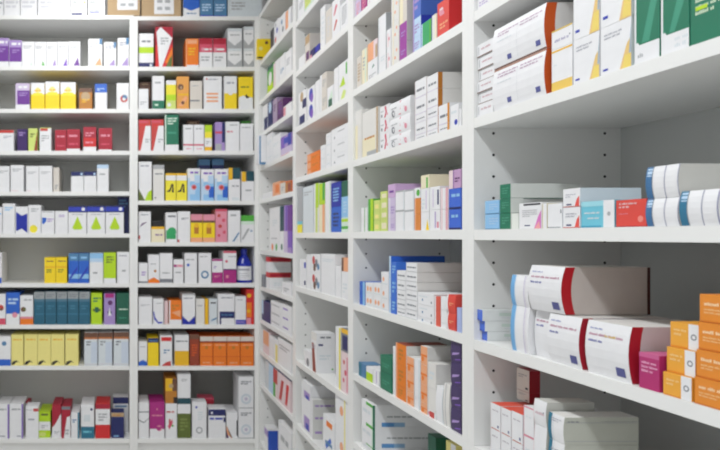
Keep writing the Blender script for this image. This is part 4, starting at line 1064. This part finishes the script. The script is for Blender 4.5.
# ------------------------------------------------------------------ labels
def finish_labels():
    rows = {}
    for r in REG:
        rows.setdefault((r[3], r[1]), []).append(r)
    def plural(d):
        for a, b in ((' box', ' boxes'), (' carton', ' cartons'), (' bottle', ' bottles')):
            if a in d: return d.replace(a, b, 1)
        return d + ' boxes'
    for (row, d), rs in rows.items():
        cols = sorted({r[4] for r in rs})
        for r in rs:
            same = [q for q in rs if q[4] == r[4]]
            lay = ''
            if len(same) > 1:
                same.sort(key=lambda q: -q[5])
                k = same.index(r)
                lay = 'topmost' if k == 0 else ('bottom' if k == len(same) - 1 else ORD[k + 1] + ' from top')
            colp = ''
            if len(cols) > 1:
                k = cols.index(r[4])
                colp = 'leftmost' if k == 0 else ('rightmost' if k == len(cols) - 1 else ORD[k + 1] + ' from left')
            if lay and colp:
                lab = '%s, %s stack, %s' % (lay, colp, d)
            elif lay:
                lab = '%s of stack, %s' % (lay, d)
            elif colp:
                lab = '%s of %s' % (colp, plural(d))
            else:
                lab = d
            pl = r[2]
            o = r[0]
            un_, _, shf = pl.partition(', ')
            if shf.startswith('standing'):
                cands = [lab + ', standing on top of the ' + un_, lab + ', on top of the ' + un_, lab + ', ' + pl]
            else:
                cands = [lab + ', on the ' + shf + ' down of the ' + un_, lab + ', on ' + shf + ' down, ' + un_, lab + ', ' + shf + ' down, ' + un_, lab + ', ' + pl]
            cands.append(cands[-1].replace(' from left', '').replace(' from top', ' down').replace(' of stack', ' one'))
            full = next((c for c in cands if len(c.split()) <= 16), cands[-1])
            tag(o, full, r[7], ('bottles' if r[7] == 'bottle' else 'boxes') + ' on ' + pl)
            if len(o['label'].split()) > 16: print('LONG', o['label'])


finish_labels()


def fold_smallest(keep=300):
    """the boxes that show largest stay single things; the many tiny remaining ones become one stuff object"""
    bpy.context.view_layer.update()
    dg = bpy.context.evaluated_depsgraph_get()
    cnt = {}
    org = Vector((0, 0, EYE))
    for py in range(1, 450, 2):
        for px in range(1, 720, 2):
            dr = Vector(((px - CX) / FPX, 1, (CY - py) / FPX)).normalized()
            ok, _, _, _, ob, _ = sc.ray_cast(dg, org, dr)
            if ok:
                while ob.parent: ob = ob.parent
                cnt[ob.name] = cnt.get(ob.name, 0) + 1
    boxes = [r[0] for r in REG if r[7] == 'medicine box']
    boxes.sort(key=lambda o: -cnt.get(o.name, 0))
    rest = boxes[keep:]
    print('FOLD', len(boxes), 'unseen', sum(1 for o in boxes if not cnt.get(o.name)), 'smallest kept', cnt.get(boxes[keep - 1].name))
    mb = MB()
    for o in rest:
        if cnt.get(o.name):
            for q in [o] + list(o.children):
                mw = q.matrix_world
                me = q.data
                i0 = len(mb.v)
                mb.v += [tuple(mw @ v.co) for v in me.vertices]
                for p in me.polygons:
                    mb.f.append(tuple(i0 + k for k in p.vertices))
                    mb.mi.append(mb.slot(me.materials[p.material_index]))
    for o in rest:
        for q in list(o.children): bpy.data.objects.remove(q)
        bpy.data.objects.remove(o)
    if mb.v:
        tag(mb.build('small_medicine_boxes'), 'remaining small medicine boxes filling gaps and backs of all the shelves', 'medicine boxes',
            'small boxes between the larger ones', 'stuff')


fold_smallest()
seen = {}
for o in sc.objects:
    if o.parent is None and 'label' in o:
        if o['label'] in seen: print('DUP', o['label'])
        seen[o['label']] = 1

# ------------------------------------------------------------------ camera, world, view
cam = bpy.data.cameras.new('camera')
cam.sensor_width = 36
cam.lens = FPX / 720 * 36
cam.shift_x = (360 - CX) / 720
cam.shift_y = (CY - 225) / 720
cam.clip_start = .05
cam.dof.use_dof = True
cam.dof.focus_distance = 1.5
cam.dof.aperture_fstop = 6.0
co = bpy.data.objects.new('camera', cam)
COL.objects.link(co)
co.location = (0, 0, EYE)
co.rotation_euler = (math.pi / 2, 0, 0)
sc.camera = co

w = bpy.data.worlds.new('room_air')
sc.world = w
w.use_nodes = True
w.node_tree.nodes['Background'].inputs[0].default_value = (.9, .95, 1, 1)
w.node_tree.nodes['Background'].inputs[1].default_value = .3
sc.view_settings.view_transform = 'Standard'
sc.view_settings.look = 'None'
sc.view_settings.gamma = 1
sc.view_settings.use_curve_mapping = False
sc.view_settings.exposure = -0.90
sc.cycles.use_denoising = True
sc.cycles.filter_width = 2.0
sc.cycles.max_bounces = 8
sc.cycles.diffuse_bounces = 6
